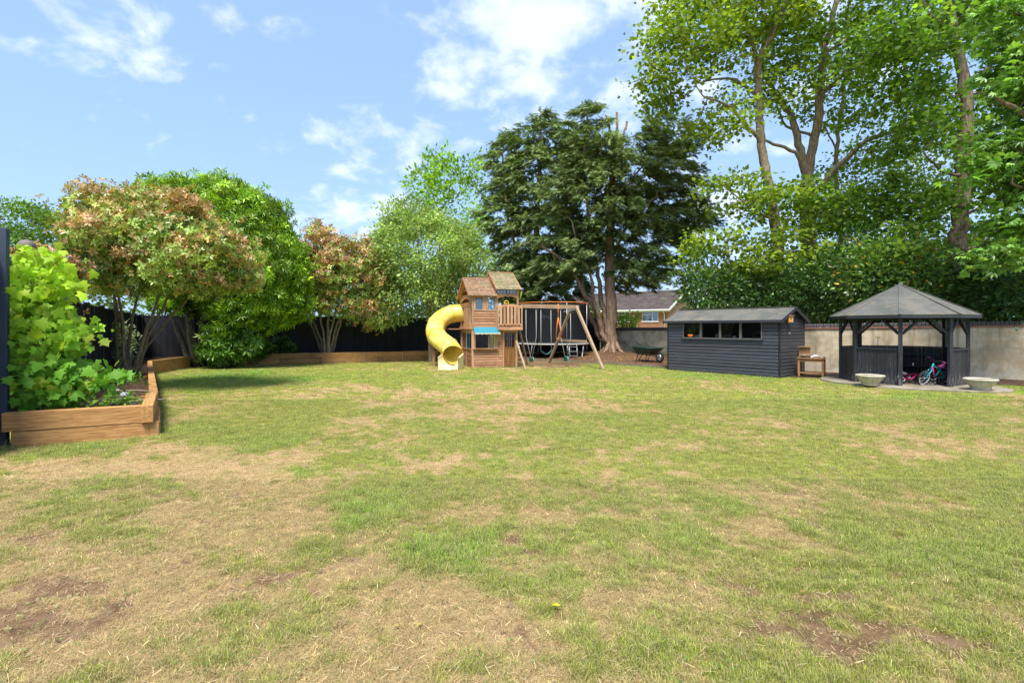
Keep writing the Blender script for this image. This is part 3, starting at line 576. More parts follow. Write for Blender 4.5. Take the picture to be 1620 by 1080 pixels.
# ------------------------------------------------------------ fences
def fence(name, p, q, h, bay, label, mat, board=.115, face=-1, z0=0.0):
    p, q = Vector((*p, 0)), Vector((*q, 0)); d = q - p; a = math.atan2(d.y, d.x); L = d.length; root = empty(name, p, a, label, 'fence')
    nb = int(L / board); me_v = []
    for s in range(4):
        w2 = board * .5 + .008; me_v.append(MB().add([], []) or None)
    meshes = []
    for s in range(3):
        b = MB(); b.prism([(0, 0), (board + .012, 0), (board + .012, .009), (0, .022)], (0, 0, 0), (0, 0, 1), (1, 0, 0), (0, face * 1.0, 0), h - .22 - z0 + s * .004); meshes.append(b.mesh('board', mat))
    parts = min(nb, 296)
    for k in range(nb):
        o = link('board', meshes[k % 3], root, (k * board, 0, z0 + .17 + random.uniform(0, .008)), (random.uniform(-.004, .004), random.uniform(-.006, .006), 0))
    k = 0; x = 0.0
    while x < L + .01:
        MB().cbox(x - .05, x + .05, -.045 + face * .01, .055 + face * .01, z0, h + .03, .006).part('post', mat, root)
        if x + bay <= L + .5:
            x1 = min(x + bay, L); MB().box(x + .05, x1 - .05, face * .0 - .012, .012, z0, z0 + .165).part('gravel_board', mat, root)
            for zr in (.5, 1.15, h - .28): MB().box(x + .051, x1 - .051, -face * .004 if face < 0 else -.05, -face * .045 if face < 0 else -.004, zr, zr + .07).part('rail', mat, root)
            MB().box(x + .052, x1 - .052, face * .035, -face * .02, h - .048, h - .02).part('capping_rail', mat, root)
        x += bay
    return root
fence('back_fence', FB, FC, 2.02, 1.83, 'dark panel fence running behind the long sleeper bed', M['fence'])
fence('side_fence', (-7.02, 7.5), FB, 2.0, 1.83, 'dark panel fence behind the nearest red tipped tree and vine', M['fence'])
# the tall trellis and post next to the camera
root = empty('trellis_fence', (-6.585, 6.44, 0), math.atan2(14.9, -8.2), 'tall blue grey fence post and trellis panel behind the vine', 'fence')
MB().cbox(1.06, 1.17, -.05, .06, 0, 2.55, .008).part('post', M['fence_blue'], root)
for k in range(8): MB().cbox(-1.2 + k * .15, -1.2 + k * .15 + .144, -.01, .012, .05, 2.46, .004).part('board', M['fence_blue'], root)
MB().cbox(-.0, .11, -.11, .02, 0, 2.78, .008).part('post', M['fence_blue'], root)
for k in range(6): MB().box(.2 + k * .143, .2 + k * .143 + .12, -.008, .01, .1, 2.0).part('board', M['fence'], root)
for k in range(7): MB().box(.22 + k * .135, .22 + k * .135 + .025, -.01, .01, 2.0, 2.46).part('trellis_slat', M['fence_blue'], root)
for k in range(4): MB().box(.2, 1.06, .0105, .028, 2.02 + k * .13, 2.045 + k * .13).part('trellis_rail', M['fence_blue'], root)
b = MB().lathe([(.0, .0), (.05, .0), (.045, .03), (.075, .06), (.105, .12), (.10, .18), (.06, .225), (.0, .24)], 14); o = b.part('post_finial', plain('brown_grey_finial', (.19, .155, .14), .8, vary=.3, scale=8), root); o.location = (1.12, 0, 2.55)

# ------------------------------------------------------------ garden wall
def garden_wall():
    root = empty('garden_wall', (0, 0, 0), 0, 'old cement rendered garden wall with dark brick coping behind shed and summerhouse', 'wall')
    hs = [1.50, 1.52, 1.60, 1.62, 1.69, 1.76]; cnt = 0
    for k, (p, q) in enumerate(zip(WALL[:-1], WALL[1:])):
        a, b = Vector((*p, 0)), Vector((*q, 0)); d = (b - a).normalized(); n = Vector((-d.y, d.x, 0)); h0, h1 = hs[k] - .17, hs[k + 1] - .17
        if n.dot(-a) > 0: n = -n                # n points away from the garden
        mb = MB(); V = [a, b, b + n * .22, a + n * .22]
        seg = max(1, int((b - a).length / 1.5))
        mb.add([(v.x, v.y, -.1) for v in V] + [(a.x, a.y, h0), (b.x, b.y, h1), (V[2].x, V[2].y, h1), (V[3].x, V[3].y, h0)], [(0, 3, 2, 1), (4, 5, 6, 7), (0, 1, 5, 4), (1, 2, 6, 5), (2, 3, 7, 6), (3, 0, 4, 7)])
        mb.part('rendered_wall', M['render_moss'] if k < 2 else M['render'], root)
        A = a - n * .035; up = Vector((0, 0, 1)); L = (b - a).length
        # tile course, then bricks on edge with a rounded top
        mb = MB(); mb.add([(v.x, v.y, z) for v, z in ((A, h0 + .002), (b - n * .035, h1 + .002), (b + n * .255, h1 + .002), (a + n * .255, h0 + .002))] + [(v.x, v.y, z) for v, z in ((A, h0 + .045), (b - n * .035, h1 + .045), (b + n * .255, h1 + .045), (a + n * .255, h0 + .045))],
               [(0, 3, 2, 1), (4, 5, 6, 7), (0, 1, 5, 4), (1, 2, 6, 5), (2, 3, 7, 6), (3, 0, 4, 7)])
        mb.part('tile_course', M['red_brick_plain'] if k >= 2 else M['coping_brick'], root)
        pitch = .098 if k < 4 else .11; nb = int(L / pitch); me = []
        for s in range(4):
            m_ = MB(); hh = .118 + s * .003; m_.prism([(0, 0), (0, hh * .7), (.03, hh * .95), (.12, hh), (.21, hh * .95), (.24, hh * .7), (.24, 0)], (0, 0, 0), d, n, up, pitch - .012); me.append(m_.mesh('brick', M['coping_brick']))
        joined = MB()
        for i in range(nb):
            f = (i + .05) / nb; pos = a + d * (f * L) - n * .01 + up * (h0 + (h1 - h0) * f + .046)
            if k in (0, 1) or cnt >= 280:
                s = random.randrange(4); o0 = len(joined.v); joined.prism([(0, 0), (0, .09), (.03, .115), (.12, .12), (.21, .115), (.24, .09), (.24, 0)], pos, d, n, up, pitch - .012)
            else: link('brick', me[random.randrange(4)], root, pos, (random.uniform(-.01, .01), random.uniform(-.01, .01), 0)); cnt += 1
        if joined.v: o = joined.part('coping', M['coping_brick'], root); o['kind'] = 'stuff'
    # a bed of mortar under the coping bricks
garden_wall()
# ------------------------------------------------------------ the shed
sa = math.atan2(-2.9, 2.44)
shed = empty('garden_shed', (5.51, 17.9, 0), sa, 'black clapboard garden shed with a row of four windows and felt roof', 'shed')
SL, SD, SE, SRZ = 3.79, 1.83, 1.76, 2.12
def clap(x0, x1, z, pitch, y=0, face=-1, name='board', parent=shed, mat=None, axis='x'):
    """overlapping shiplap board: thick at its foot"""
    b = MB()
    if axis == 'x': b.prism([(0, -.012), (0, .009), (pitch - .024, .007), (pitch - .003, -.008), (pitch - .003, -.012)], (x0, y, z), (1, 0, 0), (0, 0, 1), (0, face * 1.0, 0), x1 - x0)
    else: b.prism([(0, -.012), (0, .009), (pitch - .024, .007), (pitch - .003, -.008), (pitch - .003, -.012)], (y, x0, z), (0, 1, 0), (0, 0, 1), (face * 1.0, 0, 0), x1 - x0)
    o = b.part(name, mat or M['black_x'], parent); o.data.materials.append(M['groove'] if mat else M['sheen_edge']); o.data.polygons[4].material_index = 1; return o  # scoop face: sheen painted lighter on the shed, darker groove on cedar
nb = 17; pt = SE / nb
wx0, wx1, wz0, wz1 = .60, 3.28, 1.13, 1.71
for k in range(nb):
    z = k * pt + .005
    if z + pt > wz0 + .03 and z < wz1 - .02:
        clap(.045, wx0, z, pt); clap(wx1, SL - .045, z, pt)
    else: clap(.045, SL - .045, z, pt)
nbe = 20
for k in range(nbe):
    z = k * pt + .005; top = z + pt
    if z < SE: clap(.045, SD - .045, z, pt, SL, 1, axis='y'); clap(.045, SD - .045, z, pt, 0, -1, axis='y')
    else:
        f = (z + pt * .5 - SE) / (SRZ - SE)
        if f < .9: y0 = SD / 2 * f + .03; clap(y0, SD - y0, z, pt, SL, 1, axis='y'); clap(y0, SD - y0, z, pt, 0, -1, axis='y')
for (x, y) in ((0, 0), (SL, 0), (0, SD), (SL, SD)):
    MB().cbox(x - .02 if x else -.01, x + .01 if x else .045, y - .02 if y == 0 else y - .045, y + .045 if y == 0 else y + .02, 0, SE, .004).part('corner_trim', M['black_z'], shed)
b = MB(); b.box(.03, SL - .03, SD - .03, SD, 0, SE); b.part('back_wall', M['black_x'], shed)
b = MB(); b.box(.03, SL - .03, .03, SD - .031, 0, .04); b.part('shed_floor', M['mud'], shed)
# roof: two felted slopes with lap joints, bargeboards
def roof_slope(y0, z0, y1, z1, x0, x1, nm, mat, parent, t=.03):
    f = 1 if y1 > y0 else -1
    b = MB(); a, c, d, e = (x0, y0, z0), (x1, y0, z0), (x1, y1, z1), (x0, y1, z1)
    b.quadslab(*( (a, c, d, e) if f > 0 else (c, a, e, d) ), t); return b.part(nm, mat, parent)
sl = (SRZ - SE) / (SD / 2); ov = .13
roof_slope(-ov, SE - ov * sl + .02, SD / 2, SRZ + .02, -.09, SL + .10, 'roof_slope', M['felt'], shed)
roof_slope(SD + ov, SE - ov * sl + .02, SD / 2, SRZ + .02, -.09, SL + .10, 'roof_slope', M['felt'], shed)
for k in range(1, 4):
    x = -.09 + k * .98; roof_slope(-ov - .004, SE - ov * sl + .0235, SD / 2, SRZ + .0245, x, x + .5 if False else x + .07, 'felt_lap', M['felt'], shed, .006)
MB().beam((-.1, SD / 2, SRZ + .022), (SL + .105, SD / 2, SRZ + .022), .16, .014).part('ridge_cap', M['felt'], shed)
MB().box(-.09, SL + .1, -ov - .012, -ov + .004, SE - ov * sl - .055, SE - ov * sl + .022).part('fascia', M['black_x'], shed)
for x in (-.1, SL + .095):
    for (y0, y1) in ((-ov - .01, SD / 2), (SD + ov + .01, SD / 2)):
        MB().beam((x + .008, y0, SE - ov * sl - .035), (x + .008, y1, SRZ - .035), .022, .10).part('bargeboard', M['black_x'], shed)
# windows
pw = (wx1 - wx0) / 4
frame_m = plain('weathered_grey_frame', (.13, .12, .115), .7, vary=.3)
for k in range(4):
    x0 = wx0 + k * pw; fr_ = MB(); w_ = .035
    fr_.box(x0 + .004, x0 + w_, -.022, .02, wz0, wz1).box(x0 + pw - w_, x0 + pw - .004, -.022, .02, wz0, wz1).box(x0 + w_, x0 + pw - w_, -.022, .02, wz0, wz0 + w_).box(x0 + w_, x0 + pw - w_, -.022, .02, wz1 - w_ * .7, wz1)
    wn = fr_.part('window', frame_m, shed)
    MB().box(x0 + w_, x0 + pw - w_, -.002, .003, wz0 + w_, wz1 - w_ * .7).part('pane', M['glass'], wn)
MB().box(wx0 - .03, wx1 + .03, -.05, -.012, wz0 - .035, wz0 - .002).part('window_sill', M['black_x'], shed)
MB().box(.1, SL - .1, .06, .42, wz0 - .03, wz0 + .0).part('shelf', M['mud'], shed)
def shed_thing(name, mb, mat, label, cat, x, y=.10, z=None):
    o = mb.part(name, mat); o.matrix_world = Matrix.Translation((5.51, 17.9, 0)) @ Matrix.Rotation(sa, 4, 'Z') @ Matrix.Translation((x, y, wz0 + .002 if z is None else z)); tag(o, label, cat); return o
b = MB().lathe([(0, 0), (.09, 0), (.13, .08), (.14, .13), (.125, .13), (.08, .02), (0, .02)], 18); shed_thing('plant_pot', b, M['orange_plastic'], 'bright orange tub on the shelf behind the first shed window', 'tub', wx0 + .27)
b = MB(); rr_ = random.Random(4)
for k in range(5): b.lathe([(0, 0), (.05, .01), (.065, .05), (.05, .09), (0, .1)], 9, (k * .05 - .06, rr_.uniform(-.03, .03), rr_.uniform(0, .06)))
shed_thing('crumpled_cloth', b, M['white_cloth'], 'pale crumpled cloths beside the orange tub in the shed window', 'cloth', wx0 + .48)
b = MB().lathe([(0, 0), (.035, 0), (.035, .12), (.014, .15), (.014, .18), (0, .18)], 12); shed_thing('bottle', b, M['white_cloth'], 'pale bottle standing behind the second shed window', 'bottle', wx0 + pw + .5)
b = MB().tube([(-.12, 0, .02), (-.02, 0, .14), (.1, 0, .03)], .008, 6).tube([(0, .02, .02), (.06, .02, .16)], .008, 6).tube([(-.2, .02, .08), (-.05, .0, .10)], .02, 6); shed_thing('hand_tool', b, M['galv'], 'grey metal hand tools leaning behind the third shed window', 'tools', wx0 + 2 * pw + .22)
b = MB().lathe([(0, 0), (.05, 0), (.06, .1), (.05, .105), (0, .105)], 12); shed_thing('paint_pot', b, M['white_cloth'], 'white pot behind the third shed window', 'pot', wx0 + 2 * pw + .42)
b = MB()
for k in range(4): b.tube([((.13 + k * .004) * math.cos(a), .02 * k, .13 + (.085) * math.sin(a)) for a in np.linspace(0, 6.28, 20, endpoint=False)], .011, 6, closed=True)
shed_thing('coiled_hose', b, plain('pale_green_hose', (.12, .22, .19), .5), 'coiled green hose behind the last shed window, nearest the corner', 'hose', wx0 + 3 * pw + .46)
MB().cbox(-.03, .03, -.008, .008, -.03, .03, .003).part('door_catch', M['chain'], shed).location = (SL + .016, .62, 1.33)
# bird box hung under the gable
bb = empty('bird_box', (0, 0, 0), 0, 'orange yellow wooden bird box hung under the shed gable', 'bird box')
bb.matrix_world = Matrix.Translation((5.51, 17.9, 0)) @ Matrix.Rotation(sa, 4, 'Z') @ Matrix.Translation((SL + .035, .52, 1.66)) @ Matrix.Rotation(R(-35), 4, 'Z')
M['bbox'] = wood('bird_box_timber', (.62, .33, .11), (.50, .25, .08), 'z', 8, .6, .2, (.5, .2, .05), .2, .1)
b = MB(); b.box(0, .12, -.075, .075, 0, .19); b.part('nest_box', M['bbox'], bb)
b = MB(); b.beam((-.01, 0, .202), (.15, 0, .196), .17, .014); b.part('lid', M['bbox'], bb)
b = MB(); b.tube([(.1195, 0, .115), (.1235, 0, .115)], .022, 14); b.part('entrance_hole', M['rubber'], bb)
MB().box(-.012, -.001, -.02, .02, -.03, .19).part('hanging_batten', M['bbox'], bb)

# ------------------------------------------------------------ mud kitchen beside the shed
mk = empty('mud_kitchen', (8.72, 15.42, 0), R(-38), 'small wooden mud kitchen bench by the end of the shed', 'bench')
for (x, y, h) in ((0, 0, .56), (.62, 0, .56), (0, .34, .56), (.62, .34, .62)): MB().box(x, x + .05, y, y + .05, 0, h).part('leg', M['mud'], mk)
for k in range(4): MB().box(-.03, .70, -.03 + k * .108, -.03 + k * .108 + .1, .562, .585).part('top_board', M['mud'], mk)
for k in range(3): MB().box(.05, .62, .005 + k * .13, .005 + k * .13 + .12, .12, .14).part('shelf_board', M['mud'], mk)
MB().box(.051, .619, .008, .03, .47, .555).part('apron', M['mud'], mk)
for k in range(4): MB().box(-.01, .0, 0, .39, .1 + k * .11, .1 + k * .11 + .09).part('side_board', M['mud'], mk)
for k in range(4): MB().box(.671, .681, 0, .39, .1 + k * .11, .1 + k * .11 + .09).part('side_board', M['mud'], mk)
for k in range(3): MB().box(-.03, .28, .37, .39, .6 + k * .1, .69 + k * .1).part('back_board', M['mud'], mk)
MB().box(-.04, .3, .30, .42, .90, .92).part('top_shelf', M['mud'], mk)
b = MB().lathe([(0, .01), (.13, .01), (.16, .07), (.17, .075), (.175, .07)], 18); o = b.part('wash_bowl', M['galv']); o.location = (9.0, 15.48, .587); tag(o, 'grey metal bowl on the top of the mud kitchen', 'bowl')
b = MB().tube([(-.12, 0, .0), (.02, .0, .05), (.16, 0, .02)], .03, 8); o = b.part('rag', M['white_cloth']); o.location = (9.12, 15.25, .60); tag(o, 'pale rag lying on the mud kitchen top', 'cloth')

# ------------------------------------------------------------ wheelbarrow
wb = empty('wheelbarrow', (5.50, 20.5, .12), R(-62), 'dark green wheelbarrow standing on the bark mulch by the wall', 'wheelbarrow')
wb.scale = (1.12, 1.12, 1.12)
# x = forwards
V = [(-.32, -.24, .30), (.28, -.17, .28), (.28, .17, .28), (-.32, .24, .30), (-.46, -.33, .52), (.50, -.30, .50), (.50, .30, .50), (-.46, .33, .52)]
b = MB(); b.add(V, [(0, 1, 2, 3), (0, 4, 5, 1), (1, 5, 6, 2), (2, 6, 7, 3), (3, 7, 4, 0)]); Vi = [(x * .97, y * .97, z + .008) for x, y, z in V]; b.add(Vi, [(3, 2, 1, 0), (1, 5, 4, 0), (2, 6, 5, 1), (3, 7, 6, 2), (0, 4, 7, 3)])
b.tube([V[4], V[5], V[6], V[7]], .013, 6, closed=True); b.part('tray', M['darkgreen'], wb)
b = MB()
for s in (-1, 1): b.tube([(.62, s * .05, .19), (.3, s * .15, .25), (-.3, s * .2, .28), (-.55, s * .26, .38), (-.72, s * .28, .60), (-.86, s * .28, .66)], .016, 7); b.tube([(-.28, s * .2, .28), (-.34, s * .23, .02), (-.26, s * .23, .0), (-.05, s * .19, .27)], .013, 6)
b.part('frame', M['rubber'], wb)
for s in (-1, 1): MB().tube([(-.80, s * .28, .64), (-.93, s * .28, .685)], .022, 8).part('grip', M['rubber'], wb)
wh = MB().tube([(.60 + .155 * math.cos(a), 0, .19 + .155 * math.sin(a)) for a in np.linspace(0, 6.283, 20, endpoint=False)], .036, 8, closed=True).part('wheel', M['rubber'], wb)
MB().tube([(.60, -.05, .19), (.60, .05, .19)], .10, 12).part('rim', M['galv'], wh)

# ------------------------------------------------------------ summerhouse (open octagonal gazebo)
u = np.array([.61, .793]); ga = math.atan2(u[1], u[0])
gaz = empty('summerhouse', (GZ_C[0], GZ_C[1], 0), ga, 'open sided black octagonal summerhouse with felted pyramid roof', 'summerhouse')
# local x points away from the camera; the near corner is at angle 180
RG, RE, HE, HT, HP = 1.37, 1.64, 1.82, 2.67, 1.80
def gp(k, r, z=0): a = math.pi + k * math.pi / 4; return Vector((r * math.cos(a), r * math.sin(a), z))
for k in range(8):
    p = gp(k, RG); a = math.pi + k * math.pi / 4
    o = MB().cbox(-.04, .04, -.046, .046, 0, HP, .006).part('post', M['black_worn'], gaz); o.location = p; o.rotation_euler = (0, 0, a)
    # roof panel k between corner k and k+1, felt in two laps
    A, B_, T = gp(k, RE, HE), gp(k + 1, RE, HE), Vector((0, 0, HT))
    Am, Bm = A.lerp(T, .5), B_.lerp(T, .5); e = .002
    n = (B_ - A).cross(T - A).normalized()
    if n.z < 0: n = -n
    b = MB(); dn = n * .028; b.add([A, B_, Bm, Am, A - dn, B_ - dn, Bm - dn, Am - dn], [(0, 1, 2, 3), (7, 6, 5, 4), (0, 4, 5, 1), (1, 5, 6, 2), (2, 6, 7, 3), (3, 7, 4, 0)]); b.part('roof_panel', M['felt'], gaz)
    A2, B2 = A.lerp(T, .47) + n * .006, B_.lerp(T, .47) + n * .006
    b = MB(); b.add([A2, B2, T + Vector((0, 0, .006)), A2 - n * .0055, B2 - n * .0055, T - n * .0], [(0, 1, 2), (5, 4, 3), (0, 3, 4, 1), (1, 4, 5, 2), (2, 5, 3, 0)]); b.part('roof_panel', M['felt'], gaz)
    b = MB(); b.beam(A + n * .009, T + Vector((0, 0, .012)), .075, .008, n); b.part('hip_strip', M['felt'], gaz)
    b = MB(); Ai, Bi = gp(k, RE - .012, HE - .052), gp(k + 1, RE - .012, HE - .052); b.beam(Ai, Bi, .018, .06); b.part('fascia', M['black_x'], gaz)
    P0, P1 = gp(k, RG, HP + .0), gp(k + 1, RG, HP + .0); b = MB(); dd = (P1 - P0).normalized(); b.beam(P0 + dd * .062 - Vector((0, 0, .045)), P1 - dd * .062 - Vector((0, 0, .045)), .05, .08); b.part('head_beam', M['black_z'], gaz)
    # curved-looking knee braces
    for (a0, a1) in ((P0, P1), (P1, P0)):
        d2 = (a1 - a0).normalized(); MB().beam(a0 + d2 * .05 - Vector((0, 0, .46)), a0 + d2 * .42 - Vector((0, 0, .09)), .035, .05).part('brace', M['black_z'], gaz)
    b = MB(); b.beam(gp(k, RG - .05, HE + .03), Vector((0, 0, HT - .08)), .04, .06); b.part('rafter', M['black_z'], gaz)
    if k != 0:      # entrance between corner 0 (nearest) and corner 1
        Q0, Q1 = gp(k, RG - .01), gp(k + 1, RG - .01); dd = (Q1 - Q0); L = dd.length - .11; d1 = dd.normalized(); nn_ = 10; wbd = L / nn_; ang = math.atan2(d1.y, d1.x)
        for q in range(nn_):
            o = MB().cbox(.002, wbd - .003, -.009, .009, .04, .935, .003).part('board', M['black_worn'], gaz); o.location = Q0 + d1 * (.055 + q * wbd); o.rotation_euler = (random.uniform(-.003, .003), 0, ang)
        MB().beam(Q0 + d1 * .055 + Vector((0, 0, .955)), Q1 - d1 * .055 + Vector((0, 0, .955)), .085, .035).part('hand_rail', M['black_x'], gaz)
        MB().beam(Q0 + d1 * .055 + Vector((0, 0, .08)) - (Q0 + Q1).normalized() * .03, Q1 - d1 * .055 + Vector((0, 0, .08)) - (Q0 + Q1).normalized() * .03, .03, .07).part('bottom_rail', M['black_x'], gaz)
for k in (2, 3, 4, 5, 6):
    A, B_ = gp(k, RG - .30, .42), gp(k + 1, RG - .30, .42); MB().beam(A, B_, .26, .03).part('bench_seat', M['black_x'], gaz)
for k in (3, 4): A, B_ = gp(k, RG - .12, .74), gp(k + 1, RG - .12, .74); MB().beam(A, B_, .09, .07).part('back_rest', M['frame_grey'] if 'frame_grey' in M else M['black_x'], gaz)
MB().lathe([(0, .06), (.035, .055), (.05, .02), (.06, -.01)], 8, (0, 0, HT)).part('roof_cap', M['felt'], gaz)
# slab under it
b = MB(); sp_ = []
for a in np.linspace(0, 2 * math.pi, 40, endpoint=False):
    r_ = 1.86 + .02 * math.sin(5 * a); x, y = GZ_C[0] + r_ * math.cos(a), GZ_C[1] + r_ * math.sin(a)
    if -2.1 < a - 2 * math.pi < -.6: x += .35 * math.sin((a - 2 * math.pi + 2.1) / 1.5 * math.pi) * .9; y -= .42 * math.sin((a - 2 * math.pi + 2.1) / 1.5 * math.pi) * .9
    sp_.append((x, y))
n = len(sp_); b.add([(x, y, -.02) for x, y in sp_] + [(x, y, .035) for x, y in sp_] + [(GZ_C[0] + (x - GZ_C[0]) * .985, GZ_C[1] + (y - GZ_C[1]) * .985, .045) for x, y in sp_],
      [tuple(range(2 * n, 3 * n))] + [(k, (k + 1) % n, n + (k + 1) % n, n + k) for k in range(n)] + [(n + k, n + (k + 1) % n, 2 * n + (k + 1) % n, 2 * n + k) for k in range(n)])
o = b.part('paving_slab', M['concrete']); tag(o, kind='structure')
# shallow stone planters
prof = [(0, 0), (.20, 0), (.215, .02), (.22, .05), (.21, .07), (.225, .09), (.30, .17), (.335, .235), (.33, .25), (.365, .26), (.375, .285), (.36, .31), (.335, .312), (.325, .29), (.30, .22), (.0, .20)]
def planter(x, y, s, label, rz):
    r = empty('stone_planter', (x, y, .045), rz, label, 'planter', 'stone planters in front of the summerhouse'); r.scale = s
    MB().lathe(prof, 36).part('bowl', M['stone'], r)
    b = MB(); b.lathe([(0, .29), (.10, .292), (.2, .288), (.33, .28)], 24); b.part('potting_soil', M['soil'], r)
    MB().lathe([(.222, .052), (.236, .06), (.222, .07)], 30).part('moulding', M['stone'], r)
planter(9.05, 12.78, (.85, .85, .85), 'wide pale stone planter before the boarded front of the summerhouse', .4)
planter(10.95, 11.82, (.86, .86, .86), 'wide pale stone planter at the far right corner of the summerhouse', 1.3)
pl_ = empty('seedling_pot', (0, 0, 0), 0, 'little stick plant with yellow flower standing on the summerhouse rail', 'plant')
mm = gaz.matrix_basis; pp = mm @ (gp(7, RG - .0, .975).lerp(gp(8, RG - .0, .975), .52)); pl_.location = pp
MB().lathe([(0, 0), (.02, 0), (.026, .07), (.02, .07), (0, .06)], 10).part('pot', M['rubber'], pl_); MB().tube([(0, 0, .05), (.004, 0, .2), (.01, .004, .26)], .006, 5).part('stem', M['black_z'], pl_)
b = MB()
for k in range(6): a = k * 1.05; b.add([(.01, 0, .25), (.01 + .05 * math.cos(a), .05 * math.sin(a), .27), (.01 + .05 * math.cos(a + .5), .05 * math.sin(a + .5), .30)], [(0, 1, 2)])
b.part('flower', plain('yellow_green_petal', (.45, .5, .05), .6), pl_)

# ------------------------------------------------------------ bikes
def bike(loc, rot, s, cols, label, trainer=False):
    frame_m, fork_m, tyre_m, rim_m, saddle_m = cols
    r = empty('childs_bicycle', loc, 0, label, 'bicycle', "children's bicycles kept in the summerhouse"); r.rotation_euler = rot; r.scale = (s, s, s)
    wr, wb_ = .235, .78
    for cx in (0, wb_):
        w_ = MB().tube([(cx + wr * math.cos(a), 0, wr + wr * math.sin(a)) for a in np.linspace(0, 6.283, 24, endpoint=False)], .026, 8, closed=True).part('wheel', tyre_m, r)
        MB().tube([(cx + (wr - .03) * math.cos(a), 0, wr + (wr - .03) * math.sin(a)) for a in np.linspace(0, 6.283, 24, endpoint=False)], .012, 6, closed=True).part('rim', rim_m, w_)
        b = MB()
        for q in range(12):
            a = q * math.pi / 6; b.tube([(cx, .02 * (-1) ** q, wr), (cx + (wr - .03) * math.cos(a), 0, wr + (wr - .03) * math.sin(a))], .003, 4)
        b.tube([(cx, -.035, wr), (cx, .035, wr)], .022, 8); b.part('spokes', M['galv'], w_)
    b = MB(); hd = (.60, 0, .60); bb_ = (.36, 0, .24); st = (.25, 0, .50)
    b.tube([(.585, 0, .66), st], .019, 8); b.tube([bb_, (.22, 0, .56)], .018, 8)
    for sg in (-1, 1): b.tube([bb_, (0, sg * .05, wr)], .011, 6); b.tube([st, (0, sg * .05, wr)], .011, 6)
    b.part('frame', frame_m, r); MB().tube([hd, bb_], .028, 8).part('down_tube', saddle_m if frame_m is not mag else frame_m, r)
    b = MB(); b.tube([(.57, 0, .72), (.63, 0, .52)], .02, 8)
    for sg in (-1, 1): b.tube([(.63, sg * .045, .52), (.70, sg * .045, .36), (wb_, sg * .045, wr)], .014, 6)
    b.part('fork', fork_m, r)
    MB().tube([(.50, -.27, .83), (.545, -.14, .84), (.56, 0, .78), (.545, .14, .84), (.50, .27, .83)], .011, 6).part('handlebar', M['rubber'], r)
    for sg in (-1, 1): MB().tube([(.505, sg * .2, .835), (.49, sg * .29, .83)], .019, 8).part('grip', saddle_m, r)
    b = MB(); b.tube([(.10, 0, .60), (.16, 0, .625), (.24, 0, .62), (.34, 0, .615)], [.05, .075, .05, .022], 8); b.tube([(.22, 0, .56), (.2, 0, .61)], .013, 6); b.part('saddle', saddle_m, r)
    b = MB(); b.tube([bb_, (.36, .06, .24), (.46, .07, .18)], .010, 6); b.tube([bb_, (.36, -.06, .24), (.26, -.07, .30)], .010, 6); b.part('crank', M['galv'], r)
    b = MB(); b.tube([(.36, .035, .24), (.36, .045, .24)], .07, 14); b.box(.42, .5, .07, .14, .165, .195); b.box(.22, .3, -.14, -.07, .285, .315); b.part('pedals', M['rubber'], r)
    if trainer:
        for sg in (-1, 1): w_ = MB().tube([(0 + .05 * math.cos(a), sg * .16, .06 + .05 * math.sin(a)) for a in np.linspace(0, 6.283, 12, endpoint=False)], .014, 6, closed=True).part('stabiliser', M['white'], r)
    return r
turq = plain('turquoise_paint', (.02, .40, .46), .3); pink = plain('pink_paint', (.62, .10, .38), .3); mag = plain('magenta_paint', (.55, .02, .12), .3); redp = plain('red_paint', (.5, .03, .025), .3)
# upright bike leaning, its front wheel towards the lawn
bp = S(1460, 614, 12.85); bike((11.02, 12.98, .045), (R(-16), 0, R(-167)), .80, (turq, turq, M['rubber'], M['white'], pink), 'turquoise and pink bicycle leaning upright in the summerhouse entrance')
bike((9.98, 13.05, .09), (R(-64), R(4), R(-24)), .80, (mag, M['rubber'], M['rubber'], M['white'], M['white']), 'magenta and black bicycle lying on its side on the summerhouse floor', True)
tr_ = empty('ride_on_trike', (11.22, 13.12, .045), R(80), 'small red trike behind the turquoise bicycle', 'trike')
for (x, y) in ((0, -.14), (0, .14), (.36, 0)):
    rr2 = .10 if x == 0 else .13; w_ = MB().tube([(x + rr2 * math.cos(a), y, rr2 + rr2 * math.sin(a)) for a in np.linspace(0, 6.283, 16, endpoint=False)], .022, 8, closed=True).part('wheel', M['rubber'], tr_); MB().tube([(x, y - .012, rr2), (x, y + .012, rr2)], rr2 * .7, 10).part('rim', redp, w_)
MB().tube([(0, -.14, .1), (0, 0, .14), (0, .14, .1)], .014, 6).tube([(0, 0, .14), (.2, 0, .2), (.3, 0, .34), (.36, 0, .13)], .018, 8).part('frame', redp, tr_)
MB().tube([(.24, -.15, .46), (.3, 0, .44), (.24, .15, .46)], .012, 6).tube([(.3, 0, .34), (.29, 0, .44)], .012, 6).part('handlebar', redp, tr_); MB().cbox(-.06, .14, -.09, .09, .19, .22, .01).tube([(0, 0, .14), (.03, 0, .2)], .02, 6).part('seat', M['rubber'], tr_)

